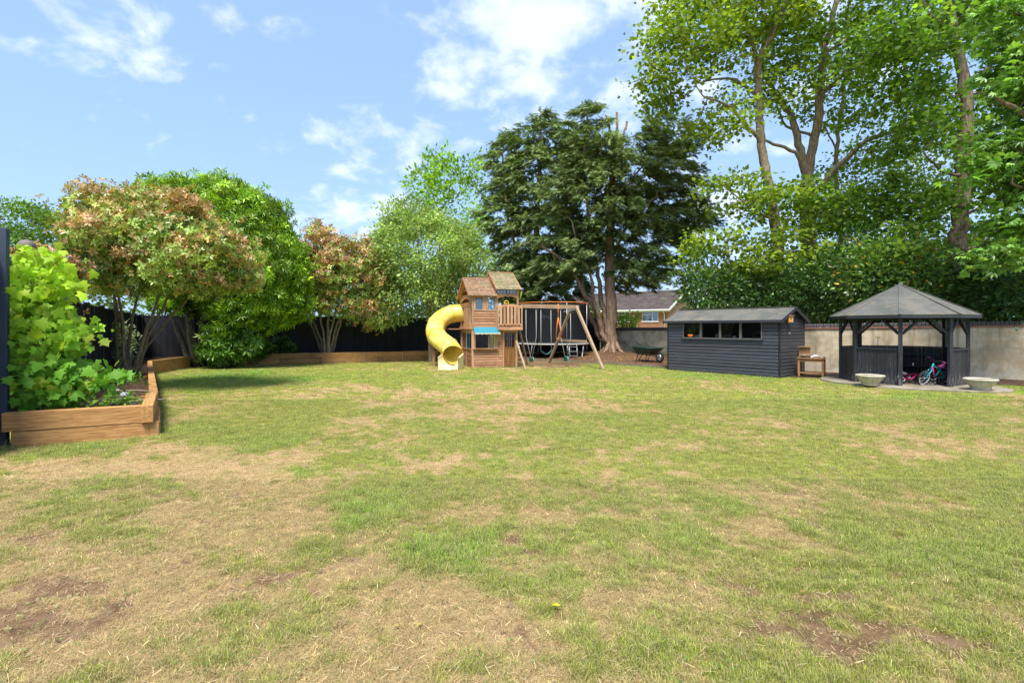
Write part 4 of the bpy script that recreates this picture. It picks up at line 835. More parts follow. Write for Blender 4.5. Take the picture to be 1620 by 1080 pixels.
# ------------------------------------------------------------ play house with slide and swing frame
pa = math.atan2(.2877, .9577)
ph = empty('playhouse', (-1.47, 18.7, 0), pa, 'two storey wooden play house with swing frame and yellow tube slide', 'play house')
def pw_(x, y, z=0): return Vector((-1.47 + .9577 * x - .2877 * y, 18.7 + .2877 * x + .9577 * y, z))
PI_ = Matrix.Translation((-1.47, 18.7, 0)) @ Matrix.Rotation(pa, 4, 'Z'); PINV = PI_.inverted()
def L_(x, y, z): return PINV @ Vector((x, y, z))
D = 2.15; MID = 1.50
def siding(x0, x1, z0, z1, y=0, ax='x', face=-1, parent=ph, pitch=.098):
    n = max(1, round((z1 - z0) / pitch)); p = (z1 - z0) / n
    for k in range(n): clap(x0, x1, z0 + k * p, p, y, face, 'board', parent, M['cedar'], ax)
def post(x, y, z0, z1, w=.08, d=.08, nm='post', m_='cedar_z', pr=ph): return MB().cbox(x, x + w, y, y + d, z0, z1, .005).part(nm, M[m_], pr)
# lower storey, front: left bay with serving hatch, right bay with door
post(-.02, -.022, 0, 1.47); post(.93, -.022, 0, 1.47, .05, .05); post(1.68, -.022, 0, 1.47, .07)
siding(.06, .93, .02, .70); siding(.98, 1.17, .02, 1.47)
MB().box(.06, .93, -.012, .012, 1.27, 1.47).part('header', M['cedar'], ph)
MB().cbox(.0, .98, -.13, .03, .70, .728, .004).part('counter', M['cedar'], ph)
for x in (.26, .70): MB().prism([(0, 0), (0, -.09), (-.03, -.09), (-.1, -.0)], (x, 0, .70), (1, 0, 0), (0, 1, 0), (0, 0, 1), .03).part('bracket', M['cedar'], ph)
MB().box(.06, .12, -.02, .02, .73, 1.27).part('jamb', M['cedar_z'], ph); MB().box(.60, .66, -.02, .02, .73, 1.27).part('jamb', M['cedar_z'], ph)
wn = MB().box(.665, .69, -.02, .01, .75, 1.26).box(.80, .825, -.02, .01, .75, 1.26).box(.69, .80, -.02, .01, .75, .775).box(.69, .80, -.02, .01, 1.235, 1.26).part('hatch_window', M['teal_paint'], ph); MB().box(.69, .80, -.004, .001, .775, 1.235).part('pane', M['glass'], wn)
MB().box(.826, .86, -.02, .012, .73, 1.27).part('jamb', plain('yellow_trim', (.6, .42, .06), .6), ph); MB().box(.862, .929, -.018, .016, .729, 1.27).part('jamb', M['cedar_z'], ph)
# awning
b = MB(); A = (.0, -.02, 1.54); b.quadslab((.02, -.30, 1.30), (1.0, -.30, 1.30), (.97, -.02, 1.535), (.04, -.02, 1.535), .02); aw = b.part('awning', M['canvas'], ph)
b = MB(); n = 12
for k in range(n): b.box(.02 + k * .98 / n + .002, .02 + (k + 1) * .98 / n - .002, -.305, -.295, 1.262 - (.012 if k % 2 else 0), 1.302)
b.part('awning_trim', M['canvas_trim'], aw)
for x in (.012, 1.0):
    b = MB(); b.add([(x, -.30, 1.28), (x, -.3, 1.30), (x + (.02 if x < .5 else -.02), -.02, 1.535), (x + (.02 if x < .5 else -.02), -.02, 1.40)], [(0, 1, 2, 3)]); b.part('awning_side', M['canvas'], aw)
# door
dr = MB().box(1.175, 1.215, -.03, .02, .0, 1.40).box(1.665, 1.679, -.03, .02, 0, 1.40).box(1.215, 1.665, -.03, .02, 1.33, 1.40).part('door_frame', M['cedar_z'], ph)
door = MB().box(1.22, 1.26, -.02, .01, .04, 1.31).box(1.62, 1.66, -.02, .01, .04, 1.31).box(1.26, 1.62, -.02, .01, .70, .76).box(1.26, 1.62, -.02, .01, 1.25, 1.31).box(1.26, 1.62, -.02, .01, .04, .10).part('door', M['door_wood'], ph)
for k in range(4): MB().box(1.262 + k * .09, 1.262 + k * .09 + .084, -.012, .004, .10, .70).part('door_board', M['door_wood'], door)
MB().box(1.26, 1.62, -.006, .0, 1.06, 1.08).part('glazing_bar', M['door_wood'], door)
for k in range(3): MB().box(1.34 + k * .08, 1.35 + k * .08, -.005, .0, .76, 1.25).part('mesh_bar', M['galv'], door)
siding(.98, 1.70, 1.405, 1.47)
# lower storey, left side: half wall, window opening, and back/right walls
post(-.02, D - .08, 0, 1.47); post(-.02, 1.0, 0, 1.47, .06, .06)
siding(.06, 1.0, .02, .66, 0, 'y', -1); siding(1.06, D - .08, .02, .66, 0, 'y', -1)
MB().box(-.03, .03, .06, D - .06, .66, .69).part('sill', M['cedar'], ph); MB().box(-.012, .012, .06, D - .08, 1.30, 1.47).part('header', M['cedar'], ph)
wn = MB().box(-.02, .01, .08, .12, .70, 1.29).box(-.02, .01, .92, .96, .70, 1.29).box(-.02, .01, .12, .92, .70, .73).box(-.02, .01, .12, .92, 1.26, 1.29).box(-.02, .01, .5, .53, .73, 1.26).part('side_window', M['teal_paint'], ph)
MB().box(-.006, .0, .12, .92, .73, 1.26).part('pane', M['glass'], wn)
for x0, x1 in ((.06, .55), (1.15, 1.66)): siding(x0, x1, .02, 1.47, D - .02, 'x', 1)
siding(.55, 1.15, .02, .7, D - .02, 'x', 1); siding(.06, D - .1, .02, 1.0, 1.73, 'y', 1); post(1.67, D - .08, 0, 1.47)
# floor deck
for k in range(12): MB().box(-.04, 1.80, .0 + k * D / 12, (k + 1) * D / 12 - .006, 1.474, 1.50).part('deck_board', M['cedar'], ph)
MB().box(-.045, 1.82, -.045, -.012, 1.44, 1.53).part('fascia', M['cedar'], ph); MB().box(-.075, -.046, -.04, D, 1.44, 1.53).part('fascia', M['cedar'], ph)
# upper storey front wall with two windows
UZ = 2.66
post(-.02, -.025, 1.53, UZ); post(.90, -.025, 1.53, UZ, .07)
siding(.06, .90, 1.53, 2.12)
MB().box(.06, .90, -.03, .0, 2.12, 2.16).part('window_sill', M['cedar'], ph); MB().box(.06, .90, -.02, .02, 2.61, UZ).part('header', M['cedar'], ph)
for x0, x1 in ((.06, .11), (.38, .58), (.85, .90)):
    MB().box(x0, x1, -.016, .0, 2.16, 2.61).part('jamb', M['cedar_z'], ph)
for x0 in (.112, .582):
    x1 = x0 + .266; w_ = .032; wn = MB().box(x0, x0 + w_, -.03, 0, 2.16, 2.56).box(x1 - w_, x1, -.03, 0, 2.16, 2.56).box(x0 + w_, x1 - w_, -.03, 0, 2.16, 2.16 + w_).part('window', M['teal_paint'], ph)
    pr = [(x0, 2.555)] + [(x0 + (x1 - x0) * f, 2.56 + .045 * math.sin(math.pi * f)) for f in np.linspace(0, 1, 7)] + [(x1, 2.555), (x1, 2.53)] + [(x0 + (x1 - x0) * f, 2.525 + .03 * math.sin(math.pi * f)) for f in np.linspace(1, 0, 5)]
    MB().prism(pr, (0, -.03, 0), (0, 1, 0), (1, 0, 0), (0, 0, 1), .03).part('arch', M['teal_paint'], wn)
    MB().box((x0 + x1) / 2 - .009, (x0 + x1) / 2 + .009, -.022, -.006, 2.192, 2.54).part('glazing_bar', M['teal_paint'], wn); MB().box(x0 + w_, x1 - w_, -.0215, -.0065, 2.35, 2.368).part('glazing_bar', M['teal_paint'], wn)
    MB().box(x0 + w_, x1 - w_, -.0045, -.0005, 2.192, 2.545).part('pane', M['glass'], wn)
    MB().box(x0 - .05, x0 - .001, -.033, -.017, 2.15, 2.6).part('shutter', M['cedar_z'], ph)
# back upper wall
siding(.0, .95, 1.53, UZ, D - .02, 'x', 1)
# left side upper: rail with slats, arched opening
post(-.03, D - .08, 1.53, UZ)
MB().box(-.045, -.012, .06, D - .08, 2.30, 2.46).part('top_rail', M['cedar'], ph); MB().box(-.045, -.012, .06, 1.45, 1.53, 1.66).part('bottom_rail', M['cedar'], ph)
for k in range(6): MB().box(-.04, -.02, .12 + k * .22, .12 + k * .22 + .14, 1.66, 2.30).part('slat', M['cedar_z'], ph)
yg = [(f * (D - .1) + .05) for f in np.linspace(0, 1, 9)]
pr = [(yg[0], UZ + .02)] + [(yy, 2.44 + .18 * math.sin(math.pi * i / 8)) for i, yy in enumerate(yg)] + [(yg[-1], UZ + .02)]
MB().prism(pr, (-.045, 0, 0), (1, 0, 0), (0, 1, 0), (0, 0, 1), .03).part('arch_board', M['cedar'], ph)
# roofs
def gable_roof(x0, x1, y0, y1, ze, zr, mat, nm='roof'):
    ym = (y0 + y1) / 2; r = MB(); r.quadslab((x0, y0, ze), (x1, y0, ze), (x1, ym, zr), (x0, ym, zr), .02); r.quadslab((x1, y1, ze), (x0, y1, ze), (x0, ym, zr), (x1, ym, zr), .02)
    ro = r.part(nm, M['cedar'], ph)
    rows = 12
    for side, yb in ((0, y0), (1, y1)):
        b = MB(); rnd_ = random.Random(int(x0 * 100) + side); e = Vector((0, yb, ze)); t_ = Vector((0, ym, zr)); sl_ = (t_ - e); n_ = Vector((0, -(zr - ze), abs(ym - yb))).normalized() if side == 0 else Vector((0, (zr - ze), abs(ym - yb))).normalized()
        for i in range(rows):
            x = x0 - rnd_.uniform(0, .05)
            while x < x1:
                w2 = rnd_.uniform(.05, .11); xa, xb = max(x, x0), min(x + w2 - .004, x1)
                if xb > xa + .01:
                    f0 = (i - .12 + rnd_.uniform(-.08, .05)) / rows; f1 = min(1, (i + 1.15) / rows); lift = .016 + rnd_.uniform(0, .008)
                    A = e + sl_ * f0 + n_ * lift; B_ = e + sl_ * f1 + n_ * .004
                    b.add([(xa, A.y, A.z), (xb, A.y, A.z), (xb, B_.y, B_.z), (xa, B_.y, B_.z), (xa, A.y - n_.y * .012, A.z - n_.z * .012), (xb, A.y - n_.y * .012, A.z - n_.z * .012)], [(0, 1, 2, 3) if side == 0 else (3, 2, 1, 0), (4, 5, 1, 0) if side == 0 else (0, 1, 5, 4)])
                x += w2
        o = b.part('shingles', mat, ro); o['kind'] = 'stuff'
    for xx in (x0 - .012, x1 + .012):
        for yb in (y0, y1): MB().beam((xx, yb + (.0), ze - .03), (xx, ym, zr - .03), .02, .09).part('bargeboard', M['cedar'], ro)
    MB().beam((x0, ym, zr + .012), (x1, ym, zr + .012), .09, .03).part('ridge_board', M['cedar'], ro); return ro
gable_roof(-.14, .90, -.13, D + .13, UZ + .02, 3.42, M['shingle'])
gable_roof(.90, 1.86, -.14, D + .13, 2.93, 3.68, M['moss_shingle'])
# gable ends (boards)
def gable_end(x, y0, y1, ze, zr, n, face, skip=None):
    for k in range(n):
        z = ze + (zr - ze) * k / n; h = (zr - ze) / n; f = (k + 1) / n; a, c = y0 + (y1 - y0) / 2 * f, y1 - (y1 - y0) / 2 * f
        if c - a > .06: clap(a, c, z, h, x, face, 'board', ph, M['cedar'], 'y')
gable_end(.888, .0, D, 2.80, 3.62, 8, -1); gable_end(1.80, .0, D, 2.96, 3.62, 7, 1); gable_end(.0, .35, D - .35, 2.92, 3.36, 4, -1)
MB().beam((-.02, .22, 2.80), (-.02, D / 2, 3.2), .03, .06).beam((-.02, D - .22, 2.80), (-.02, D / 2, 3.2), .03, .06).box(-.035, -.005, .15, D - .15, 2.70, 2.76).part('gable_truss', M['cedar'], ph)
# window strip under the taller roof
MB().box(.90, 1.80, -.02, .01, 2.72, 2.775).part('header', M['cedar'], ph); MB().box(.90, .93, -.02, .01, 2.775, 2.925).part('jamb', M['cedar_z'], ph); MB().box(1.70, 1.80, -.02, .01, 2.775, 2.925).part('jamb', M['cedar_z'], ph)
for g in range(2):
    xs = .935 + g * .385; wn = MB().box(xs, xs + .375, -.03, 0, 2.778, 2.795).box(xs, xs + .375, -.03, 0, 2.905, 2.925).part('strip_window', M['teal_paint'], ph)
    for q in range(4): MB().box(xs + q * .1183, xs + q * .1183 + .02, -.0295, -.001, 2.795, 2.905).part('glazing_bar', M['teal_paint'], wn)
    MB().box(xs + .02, xs + .355, -.01, -.006, 2.795, 2.905).part('pane', M['glass'], wn)
pr = [(.92, 2.72), (1.80, 2.72), (1.80, 2.60)] + [(.97 + .79 * f, 2.60 + .08 * math.sin(math.pi * f)) for f in np.linspace(1, 0, 7)] + [(.92, 2.60)]
MB().prism(pr, (0, -.015, 0), (0, 1, 0), (1, 0, 0), (0, 0, 1), .025).part('arch_board', M['cedar'], ph)
post(1.72, -.02, 1.53, 2.72, .08); post(1.72, D - .08, 1.53, 2.95, .08)
# balcony: bowed front rail
for k in range(10): MB().box(.92 + k * .094, 1.86, -.22, -.05, 1.474, 1.50).part('deck_board', M['cedar'], ph) if k == 0 else None
MB().box(.90, 1.88, -.26, -.23, 1.41, 1.53).part('fascia', M['cedar'], ph)
MB().cbox(.905, .955, -.25, -.20, 1.53, 2.36, .004).part('post', M['cedar_z'], ph); MB().cbox(1.825, 1.875, -.25, -.20, 1.53, 2.36, .004).part('post', M['cedar_z'], ph)
MB().box(.956, 1.824, -.245, -.22, 1.56, 1.64).part('bottom_rail', M['cedar'], ph)
for k in range(6): MB().box(.985 + k * .138, .985 + k * .138 + .088, -.27, -.246, 1.60, 2.27 + .05 * math.sin(math.pi * (k + .5) / 6)).part('slat', M['cedar_z'], ph)
pr = [(.905, 2.20)] + [(.905 + .97 * f, 2.30 + .075 * math.sin(math.pi * f)) for f in np.linspace(0, 1, 9)] + [(1.875, 2.20)] + [(.905 + .97 * f, 2.21 + .07 * math.sin(math.pi * f)) for f in np.linspace(1, 0, 9)][1:-1]
MB().prism(pr, (0, -.246, 0), (0, 1, 0), (1, 0, 0), (0, 0, 1), .03).part('top_rail', M['cedar'], ph)
for yy in (-.2, D - .06): pass
MB().box(1.83, 1.86, -.2, D, 2.27, 2.36).part('side_rail', M['cedar'], ph)
for k in range(7): MB().box(1.825, 1.845, .1 + k * .28, .22 + k * .28, 1.53, 2.27).part('slat', M['cedar_z'], ph)
b = MB().tube([(1.28 + .085 * math.cos(a), -.12, 2.42 + .085 * math.sin(a)) for a in np.linspace(0, 6.283, 18, endpoint=False)], .013, 6, closed=True).tube([(1.2, -.12, 2.42), (1.36, -.12, 2.42)], .01, 5).tube([(1.28, -.12, 2.42), (1.28, -.0, 2.32), (1.28, .0, 2.1)], .012, 5); b.part('steering_wheel', plain('yellow_toy_plastic', (.8, .6, .03), .4), ph)
b = MB().tube([(1.87, .1, 2.56), (1.88, .0, 2.70), (1.885, -.08, 2.86)], [.035, .035, .03], 10); b.part('toy_telescope', plain('lime_toy_plastic', (.55, .6, .06), .4), ph)
MB().tube([(1.80, .05, 2.6), (1.87, .05, 2.62)], .012, 6).part('telescope_bracket', M['rubber'], ph)
# brace beside the house
MB().beam(L_(.16, 19.0, 1.0), L_(.485, 18.28, 0.0), .07, .035).part('ladder_rail', M['grey_timber'], ph)
MB().beam(L_(.30, 19.95, 1.42), L_(.62, 20.3, 0.0), .07, .035).part('ladder_rail', M['grey_timber'], ph)
# swing beam and A frame
bw0, bw1 = Vector((.20, 19.42, 2.33)), Vector((2.62, 19.83, 2.30))
MB().beam(PINV @ bw0, PINV @ bw1, .09, .15).part('swing_beam', M['grey_timber'], ph)
apex = Vector((2.42, 19.80, 2.26))
MB().beam(L_(2.50, 19.72, 2.32), L_(3.26, 18.12, 0), .09, .09).part('swing_leg', M['grey_timber'], ph)
MB().beam(L_(2.34, 19.90, 2.32), L_(1.57, 21.5, 0), .09, .09).part('swing_leg', M['grey_timber'], ph)
MB().beam(L_(2.80, 19.0, .98), L_(1.98, 20.7, .98), .04, .09).part('cross_brace', M['grey_timber'], ph)
MB().beam(L_(2.0, 19.70, 2.12), L_(2.46, 19.78, 2.20), .10, .02).part('bracket_plate', M['galv'], ph)
for f in (.1, .55): p = bw0.lerp(bw1, f)
# slide
PTS = [(-1.72, 20.75, 2.10), (-2.10, 20.80, 2.10), (-2.55, 20.72, 2.03), (-2.90, 20.42, 1.80), (-3.02, 20.02, 1.52), (-2.97, 19.62, 1.26), (-2.74, 19.30, 1.02), (-2.42, 19.08, .80), (-2.22, 18.84, .60), (-2.17, 18.62, .50)]
def crom(P, n):
    P = [Vector(p) for p in P]; out = []; Q = [P[0] * 2 - P[1]] + P + [P[-1] * 2 - P[-2]]
    for i in range(1, len(Q) - 2):
        for k in range(n):
            t_ = k / n; a, b_, c_, d_ = Q[i - 1:i + 3]
            out.append(.5 * ((2 * b_) + (c_ - a) * t_ + (2 * a - 5 * b_ + 4 * c_ - d_) * t_ * t_ + (3 * b_ - a - 3 * c_ + d_) * t_ ** 3))
    return out + [P[-1]]
C_ = [PINV @ p for p in crom(PTS, 5)]; SR = .36; cuts = [0, 9, 18, 27, 36, len(C_) - 1]
for a, b2 in zip(cuts[:-1], cuts[1:]):
    seg = C_[a:b2 + 1]; b = MB(); b.tube(seg, SR, 28, caps=False); nv = len(b.v); b.tube(seg[::-1], SR - .012, 28, caps=False); sg = b.part('slide_tube', M['yellow'], ph)
    # end flange and lengthwise seam
    if b2 < len(C_) - 1: d = (C_[b2 + 1] - C_[b2 - 1]).normalized(); MB().tube([C_[b2] - d * .02, C_[b2] - d * .018, C_[b2] + d * .018, C_[b2] + d * .02], [SR + .001, SR + .03, SR + .03, SR + .001], 28, caps=False).part('flange', M['yellow'], sg)
    sm_ = []
    for i_, p in enumerate(seg):
        d = (seg[min(i_ + 1, len(seg) - 1)] - seg[max(i_ - 1, 0)]).normalized(); s_ = d.cross(Vector((0, 0, 1))).normalized(); up_ = s_.cross(d)
        sm_.append(p + (up_ * .62 + s_ * .78) * (SR + .004))
    MB().tube(sm_, .007, 5).part('seam', plain('dark_seam', (.30, .19, .03), .7) if 'seam' not in M else M['seam'], sg)  # seam bead darker than the yellow tube
# mouth ring with a flared lower lip, then the run-out trough
E0 = C_[-1]; mouth = MB()
mouth.tube([E0 + (C_[-1] - C_[-3]).normalized() * -.015, E0, E0 + (C_[-1] - C_[-3]).normalized() * .02], [SR + .001, SR + .028, SR + .02], 28, caps=False); mouth.part('mouth_rim', M['yellow'], ph)
b = MB(); prf = []; nst = 7
for i_ in range(nst):
    f = i_ / (nst - 1); c0 = Vector((-2.17 - .10 * f, 18.60 - .62 * f, .50 - .02 * f)); rad = .365 - .01 * f; hl = .42 - .12 * f
    ang = np.linspace(-.15 + .25 * f, math.pi + .15 - .25 * f, 15); row = []
    for t_ in ang:
        x = math.cos(t_) * rad; z = -math.sin(t_) * (.40 + .05 * f); row.append((c0.x + x, c0.y, max(.02, c0.z + z)))
    prf.append(row)
Vt = [PINV @ Vector(p) for row in prf for p in row]; m_ = 15
Ft = [(i_ * m_ + k, i_ * m_ + k + 1, (i_ + 1) * m_ + k + 1, (i_ + 1) * m_ + k) for i_ in range(nst - 1) for k in range(m_ - 1)]
b.add(Vt, Ft, True)
# skirt: outer walls down to the grass
out = []
lo = [(p[0] + (-.03 if k > m_ / 2 else .03), p[1], 0.0) for row in prf for k, p in enumerate(row) if k in (0, m_ - 1)]
for side_ in (0, m_ - 1):
    s_ = .035 if side_ == 0 else -.035
    top = [PINV @ Vector((prf[i_][side_][0], prf[i_][side_][1], prf[i_][side_][2] + .0)) for i_ in range(nst)]; o1 = [PINV @ Vector((prf[i_][side_][0] + s_, prf[i_][side_][1], prf[i_][side_][2] - .015)) for i_ in range(nst)]; o2 = [PINV @ Vector((prf[i_][side_][0] + s_ * .6, prf[i_][side_][1], .0)) for i_ in range(nst)]
    V_ = top + o1 + o2; b.add(V_, [(i_, i_ + 1, nst + i_ + 1, nst + i_) for i_ in range(nst - 1)] + [(nst + i_, nst + i_ + 1, 2 * nst + i_ + 1, 2 * nst + i_) for i_ in range(nst - 1)])
last = [PINV @ Vector(p) for p in prf[-1]]; fl = [PINV @ Vector((p[0], p[1] - .015, 0)) for p in prf[-1]]
b.add(last + fl, [(k, k + 1, m_ + k + 1, m_ + k) for k in range(m_ - 1)])
b.part('slide_run_out', M['cream'], ph)
MB().cbox(-.05, .05, -.05, .05, 0, .62, .005).part('slide_post', M['cedar_z'], ph).location = L_(-3.02, 19.55, 0)
MB().beam(L_(-2.9, 20.5, 1.44), L_(-1.95, 20.7, 1.44), .3, .04).part('slide_platform', M['cedar'], ph)

# swings hang from the beam
def swing(f, label, sway, kind='belt', dz=.42, w=.42, tw=0.0):
    p = bw0.lerp(bw1, f); d = (bw1 - bw0).normalized(); n = Vector((-d.y, d.x, 0)); r = empty('swing', (p.x, p.y, p.z - .08), 0, label, 'swing', 'swings hanging from the timber beam'); z1 = dz - (p.z - .08)
    off = n * sway
    dd = (d * math.cos(tw) + n * math.sin(tw)) * (w / 2)
    for s in (-1, 1): MB().tube([d * (s * .2), d * (s * .2) + (off * .5) + Vector((0, 0, z1 * .55)), off + dd * s + Vector((0, 0, z1 + .12))], .0095, 6).part('chain', M['chain'], r)
    b = MB(); P_ = [off + dd * s + Vector((0, 0, z1 + .13 - .15 * math.cos(s * math.pi / 2))) for s in np.linspace(-1, 1, 9)]
    e = dd.normalized().cross(Vector((0, 0, 1))) * .075; V_ = [q + e for q in P_] + [q - e for q in P_] + [q + e - Vector((0, 0, .02)) for q in P_] + [q - e - Vector((0, 0, .02)) for q in P_]
    m9 = 9; b.add(V_, [(i_, i_ + 1, m9 + i_ + 1, m9 + i_) for i_ in range(8)] + [(2 * m9 + i_, 3 * m9 + i_, 3 * m9 + i_ + 1, 2 * m9 + i_ + 1) for i_ in range(8)] + [(i_, 2 * m9 + i_, 2 * m9 + i_ + 1, i_ + 1) for i_ in range(8)] + [(m9 + i_, m9 + i_ + 1, 3 * m9 + i_ + 1, 3 * m9 + i_) for i_ in range(8)])
    b.part('seat', M['teal_seat'], r); return r
swing(.22, 'green belt swing twisted edge on, nearest the play house', -.10, tw=1.25, dz=.22)
swing(.46, 'green belt swing hanging level, middle one of the three', -.05, dz=.50)
swing(.78, 'green belt swing nearest the timber A frame legs', -.1, tw=1.1, dz=.24)
r = empty('trapeze_strap', tuple(bw0.lerp(bw1, .66) - Vector((0, 0, .0))), 0, 'orange climbing strap looped over the swing beam', 'climbing strap')
MB().tube([(0, -.055, .10), (0, -.06, -.1), (0, -.04, -.42)], .020, 6).tube([(0, .055, .10), (0, .06, -.1), (0, -.04, -.42)], .016, 6).tube([(0, -.055, .10), (0, .055, .10)], .02, 6).part('loop', M['orange'], r)
MB().tube([(0, -.04, -.4), (-.05, -.05, -.75), (-.09, -.05, -1.22)], .018, 6).tube([(0, -.04, -.4), (.07, -.05, -.8), (.11, -.05, -1.2)], .018, 6).tube([(-.09, -.05, -1.22), (-.02, -.06, -1.26), (.11, -.05, -1.2)], .012, 6).part('strap', M['orange'], r)

# ------------------------------------------------------------ trampoline
tp = empty('trampoline', (1.98, 24.75, .07), 0, 'round trampoline with black safety net behind the swings', 'trampoline'); TR = 1.72; TZ = .66
circ = [(TR * math.cos(a), TR * math.sin(a)) for a in np.linspace(0, 6.283185, 40, endpoint=False)]
MB().tube([(x, y, TZ) for x, y in circ], .035, 8, closed=True).part('frame_ring', M['galv'], tp)
MB().lathe([(TR - .26, TZ + .03), (TR + .02, TZ + .045), (TR + .05, TZ - .01)], 40).part('edge_pad', plain('grey_pad', (.30, .30, .29), .7), tp)
MB().lathe([(0, TZ + .01), (TR - .25, TZ + .02)], 32).part('bounce_mat', M['rubber'], tp)
m, t = new_mat('black_safety_net'); oc = t.n('ShaderNodeTexCoord').outputs['Object']; g = t.noise(oc, 2.0, 3)
t.n('ShaderNodeOutputMaterial', {'Surface': t.n('ShaderNodeMixShader', {0: t.m('ADD', .70, t.m('MULTIPLY', g, .25)), 1: t.n('ShaderNodeBsdfTransparent').outputs[0], 2: t.n('ShaderNodeBsdfDiffuse', {'Color': (.022, .024, .028, 1)}).outputs[0]}).outputs[0]})
nz = 7; b = MB(); nc = 48; V_ = []
for i_ in range(nz):
    for k in range(nc): a = k / nc * 6.283185; rr3 = TR - .05 - .05 * math.sin(math.pi * i_ / (nz - 1)) * (1 + .5 * math.sin(8 * a)) + .012 * math.sin(24 * a); V_.append((rr3 * math.cos(a), rr3 * math.sin(a), TZ + .03 + 1.86 * i_ / (nz - 1)))
b.add(V_, [(i_ * nc + k, i_ * nc + (k + 1) % nc, (i_ + 1) * nc + (k + 1) % nc, (i_ + 1) * nc + k) for i_ in range(nz - 1) for k in range(nc)], True); b.part('safety_net', m, tp)
for k in range(8):
    a = k / 8 * 6.283185 + .3; x, y = (TR + .04) * math.cos(a), (TR + .04) * math.sin(a); MB().tube([(x, y, TZ - .3), (x, y, TZ + 1.93)], .016, 7).part('net_pole', M['galv'] if k in (6, 7) else M['rubber'], tp)
for k in range(4):
    a = k / 4 * 6.283185 + .62; P_ = []
    for (da, z) in ((-.30, TZ), (-.27, .35), (-.22, .02), (.22, .02), (.27, .35), (.30, TZ)): P_.append((TR * math.cos(a + da), TR * math.sin(a + da), z))
    MB().tube(P_, .022, 7).part('leg', M['galv'], tp)
MB().tube([(x, y, TZ + 1.93) for x, y in [((TR + .04) * math.cos(a), (TR + .04) * math.sin(a)) for a in np.linspace(0, 6.283185, 36, endpoint=False)]], .018, 6, closed=True).part('net_ring', M['orange'], tp)
ld = MB(); 
for s in (-.17, .17): ld.tube([(.78 + s, -TR - .12, TZ), (.8 + s, -TR - .32, .0)], .016, 6)
for q in range(3): ld.beam((.62, -TR - .15 - q * .06, TZ - .1 - q * .2), (.96, -TR - .15 - q * .06, TZ - .1 - q * .2), .05, .02)
ld.part('ladder', M['galv'], tp)

# ------------------------------------------------------------ neighbouring house beyond the wall
hs = empty('brick_house', (0, 0, 0), 0, 'red brick house with grey tiled roof beyond the garden wall', 'house')
M['brickwall'], t = new_mat('red_brickwork'); oc = t.n('ShaderNodeTexCoord').outputs['Object']
bt = t.n('ShaderNodeTexBrick', {'Vector': t.n('ShaderNodeMapping', {'Vector': oc, 'Rotation': (R(90), 0, 0)}).outputs[0], 'Color1': (.36, .14, .075, 1), 'Color2': (.25, .095, .06, 1), 'Mortar': (.36, .30, .25, 1), 'Scale': 1.0, 'Mortar Size': .008, 'Brick Width': .225, 'Row Height': .075})
c = t.mix(t.m('MULTIPLY', t.noise(oc, 1.5, 4), .4), bt.outputs[0], (.42, .2, .12)); finish(t, c, .9, None, .1)
M['rooftile'], t = new_mat('concrete_roof_tile'); oc = t.n('ShaderNodeTexCoord').outputs['Object']; g = t.noise(oc, 2.2, 6, .7); rn = t.n('ShaderNodeObjectInfo').outputs['Random']
c = t.mix(t.ramp(g, .35, .66), (.115, .09, .085), (.20, .165, .15)); c = t.mix(t.m('MULTIPLY', rn, .4), c, (.10, .08, .075)); finish(t, c, .9, bump(t, g, .4, .01), .1)
hd_ = 46.0; hx0, hx1 = 6.5, PX(1057, hd_); ez, rz = EYE + (518 - 489) / 800 * hd_, EYE + (518 - 460.5) / 800 * 48.8
hang = R(-40); hs.location = (hx1, hd_, 0); hs.rotation_euler = (0, 0, hang)
W_, Dp = 13.0, 7.4
wins = [(-2.35 - .15, -.95 - .15 + .15), ]
def hw(px): r_ = (px - 810) / 800; return -(hx1 - hd_ * r_) / (.766 + .643 * r_)
w1 = (hw(1015.5), hw(1041.5)); w0 = (hw(974), hw(996.5)); zw0, zw1 = ez - 1.10, ez - .12
b = MB(); xs = [-W_, w0[0], w0[1], w1[0], w1[1], 0]
for (xa, xb) in ((xs[0], xs[1]), (xs[2], xs[3]), (xs[4], xs[5])): b.box(xa, xb, 0, .25, 0, ez)
for (xa, xb) in ((xs[1], xs[2]), (xs[3], xs[4])): b.box(xa, xb, 0, .25, 0, zw0); b.box(xa, xb, 0, .25, zw1, ez)
b.add([(0, .25, 0), (0, Dp, 0), (0, Dp, ez), (0, Dp / 2, rz - .1), (0, .25, ez)], [(0, 1, 2, 3, 4)]); b.add([(-W_, .0, 0), (-W_, Dp, 0), (-W_, Dp, ez), (-W_, Dp / 2, rz - .1), (-W_, .0, ez)], [(4, 3, 2, 1, 0)]); b.box(-W_, 0, Dp - .25, Dp, 0, ez)
b.part('wall', M['brickwall'], hs)
def tiled(y0, z0, y1, z1, side):
    rf = MB().quadslab(*(((-W_ - .2, y0, z0), (.22, y0, z0), (.22, y1, z1), (-W_ - .2, y1, z1)) if side == 0 else ((.22, y0, z0), (-W_ - .2, y0, z0), (-W_ - .2, y1, z1), (.22, y1, z1))), .05).part('roof', M['rooftile'], hs)
    if side == 0:
        rows = 15
        for i_ in range(rows):
            f0, f1 = i_ / rows, (i_ + 1) / rows; ya, za, yb, zb = y0 + (y1 - y0) * f0, z0 + (z1 - z0) * f0, y0 + (y1 - y0) * f1, z0 + (z1 - z0) * f1
            MB().quadslab((-W_ - .2, ya, za + .075), (.22, ya, za + .075), (.22, yb + .05, zb + .03), (-W_ - .2, yb + .05, zb + .03), .028).part('tile_course', M['rooftile'], rf)
    return rf
rf = tiled(-.35, ez - .02, Dp / 2, rz, 0); tiled(Dp + .35, ez - .02, Dp / 2, rz, 1)
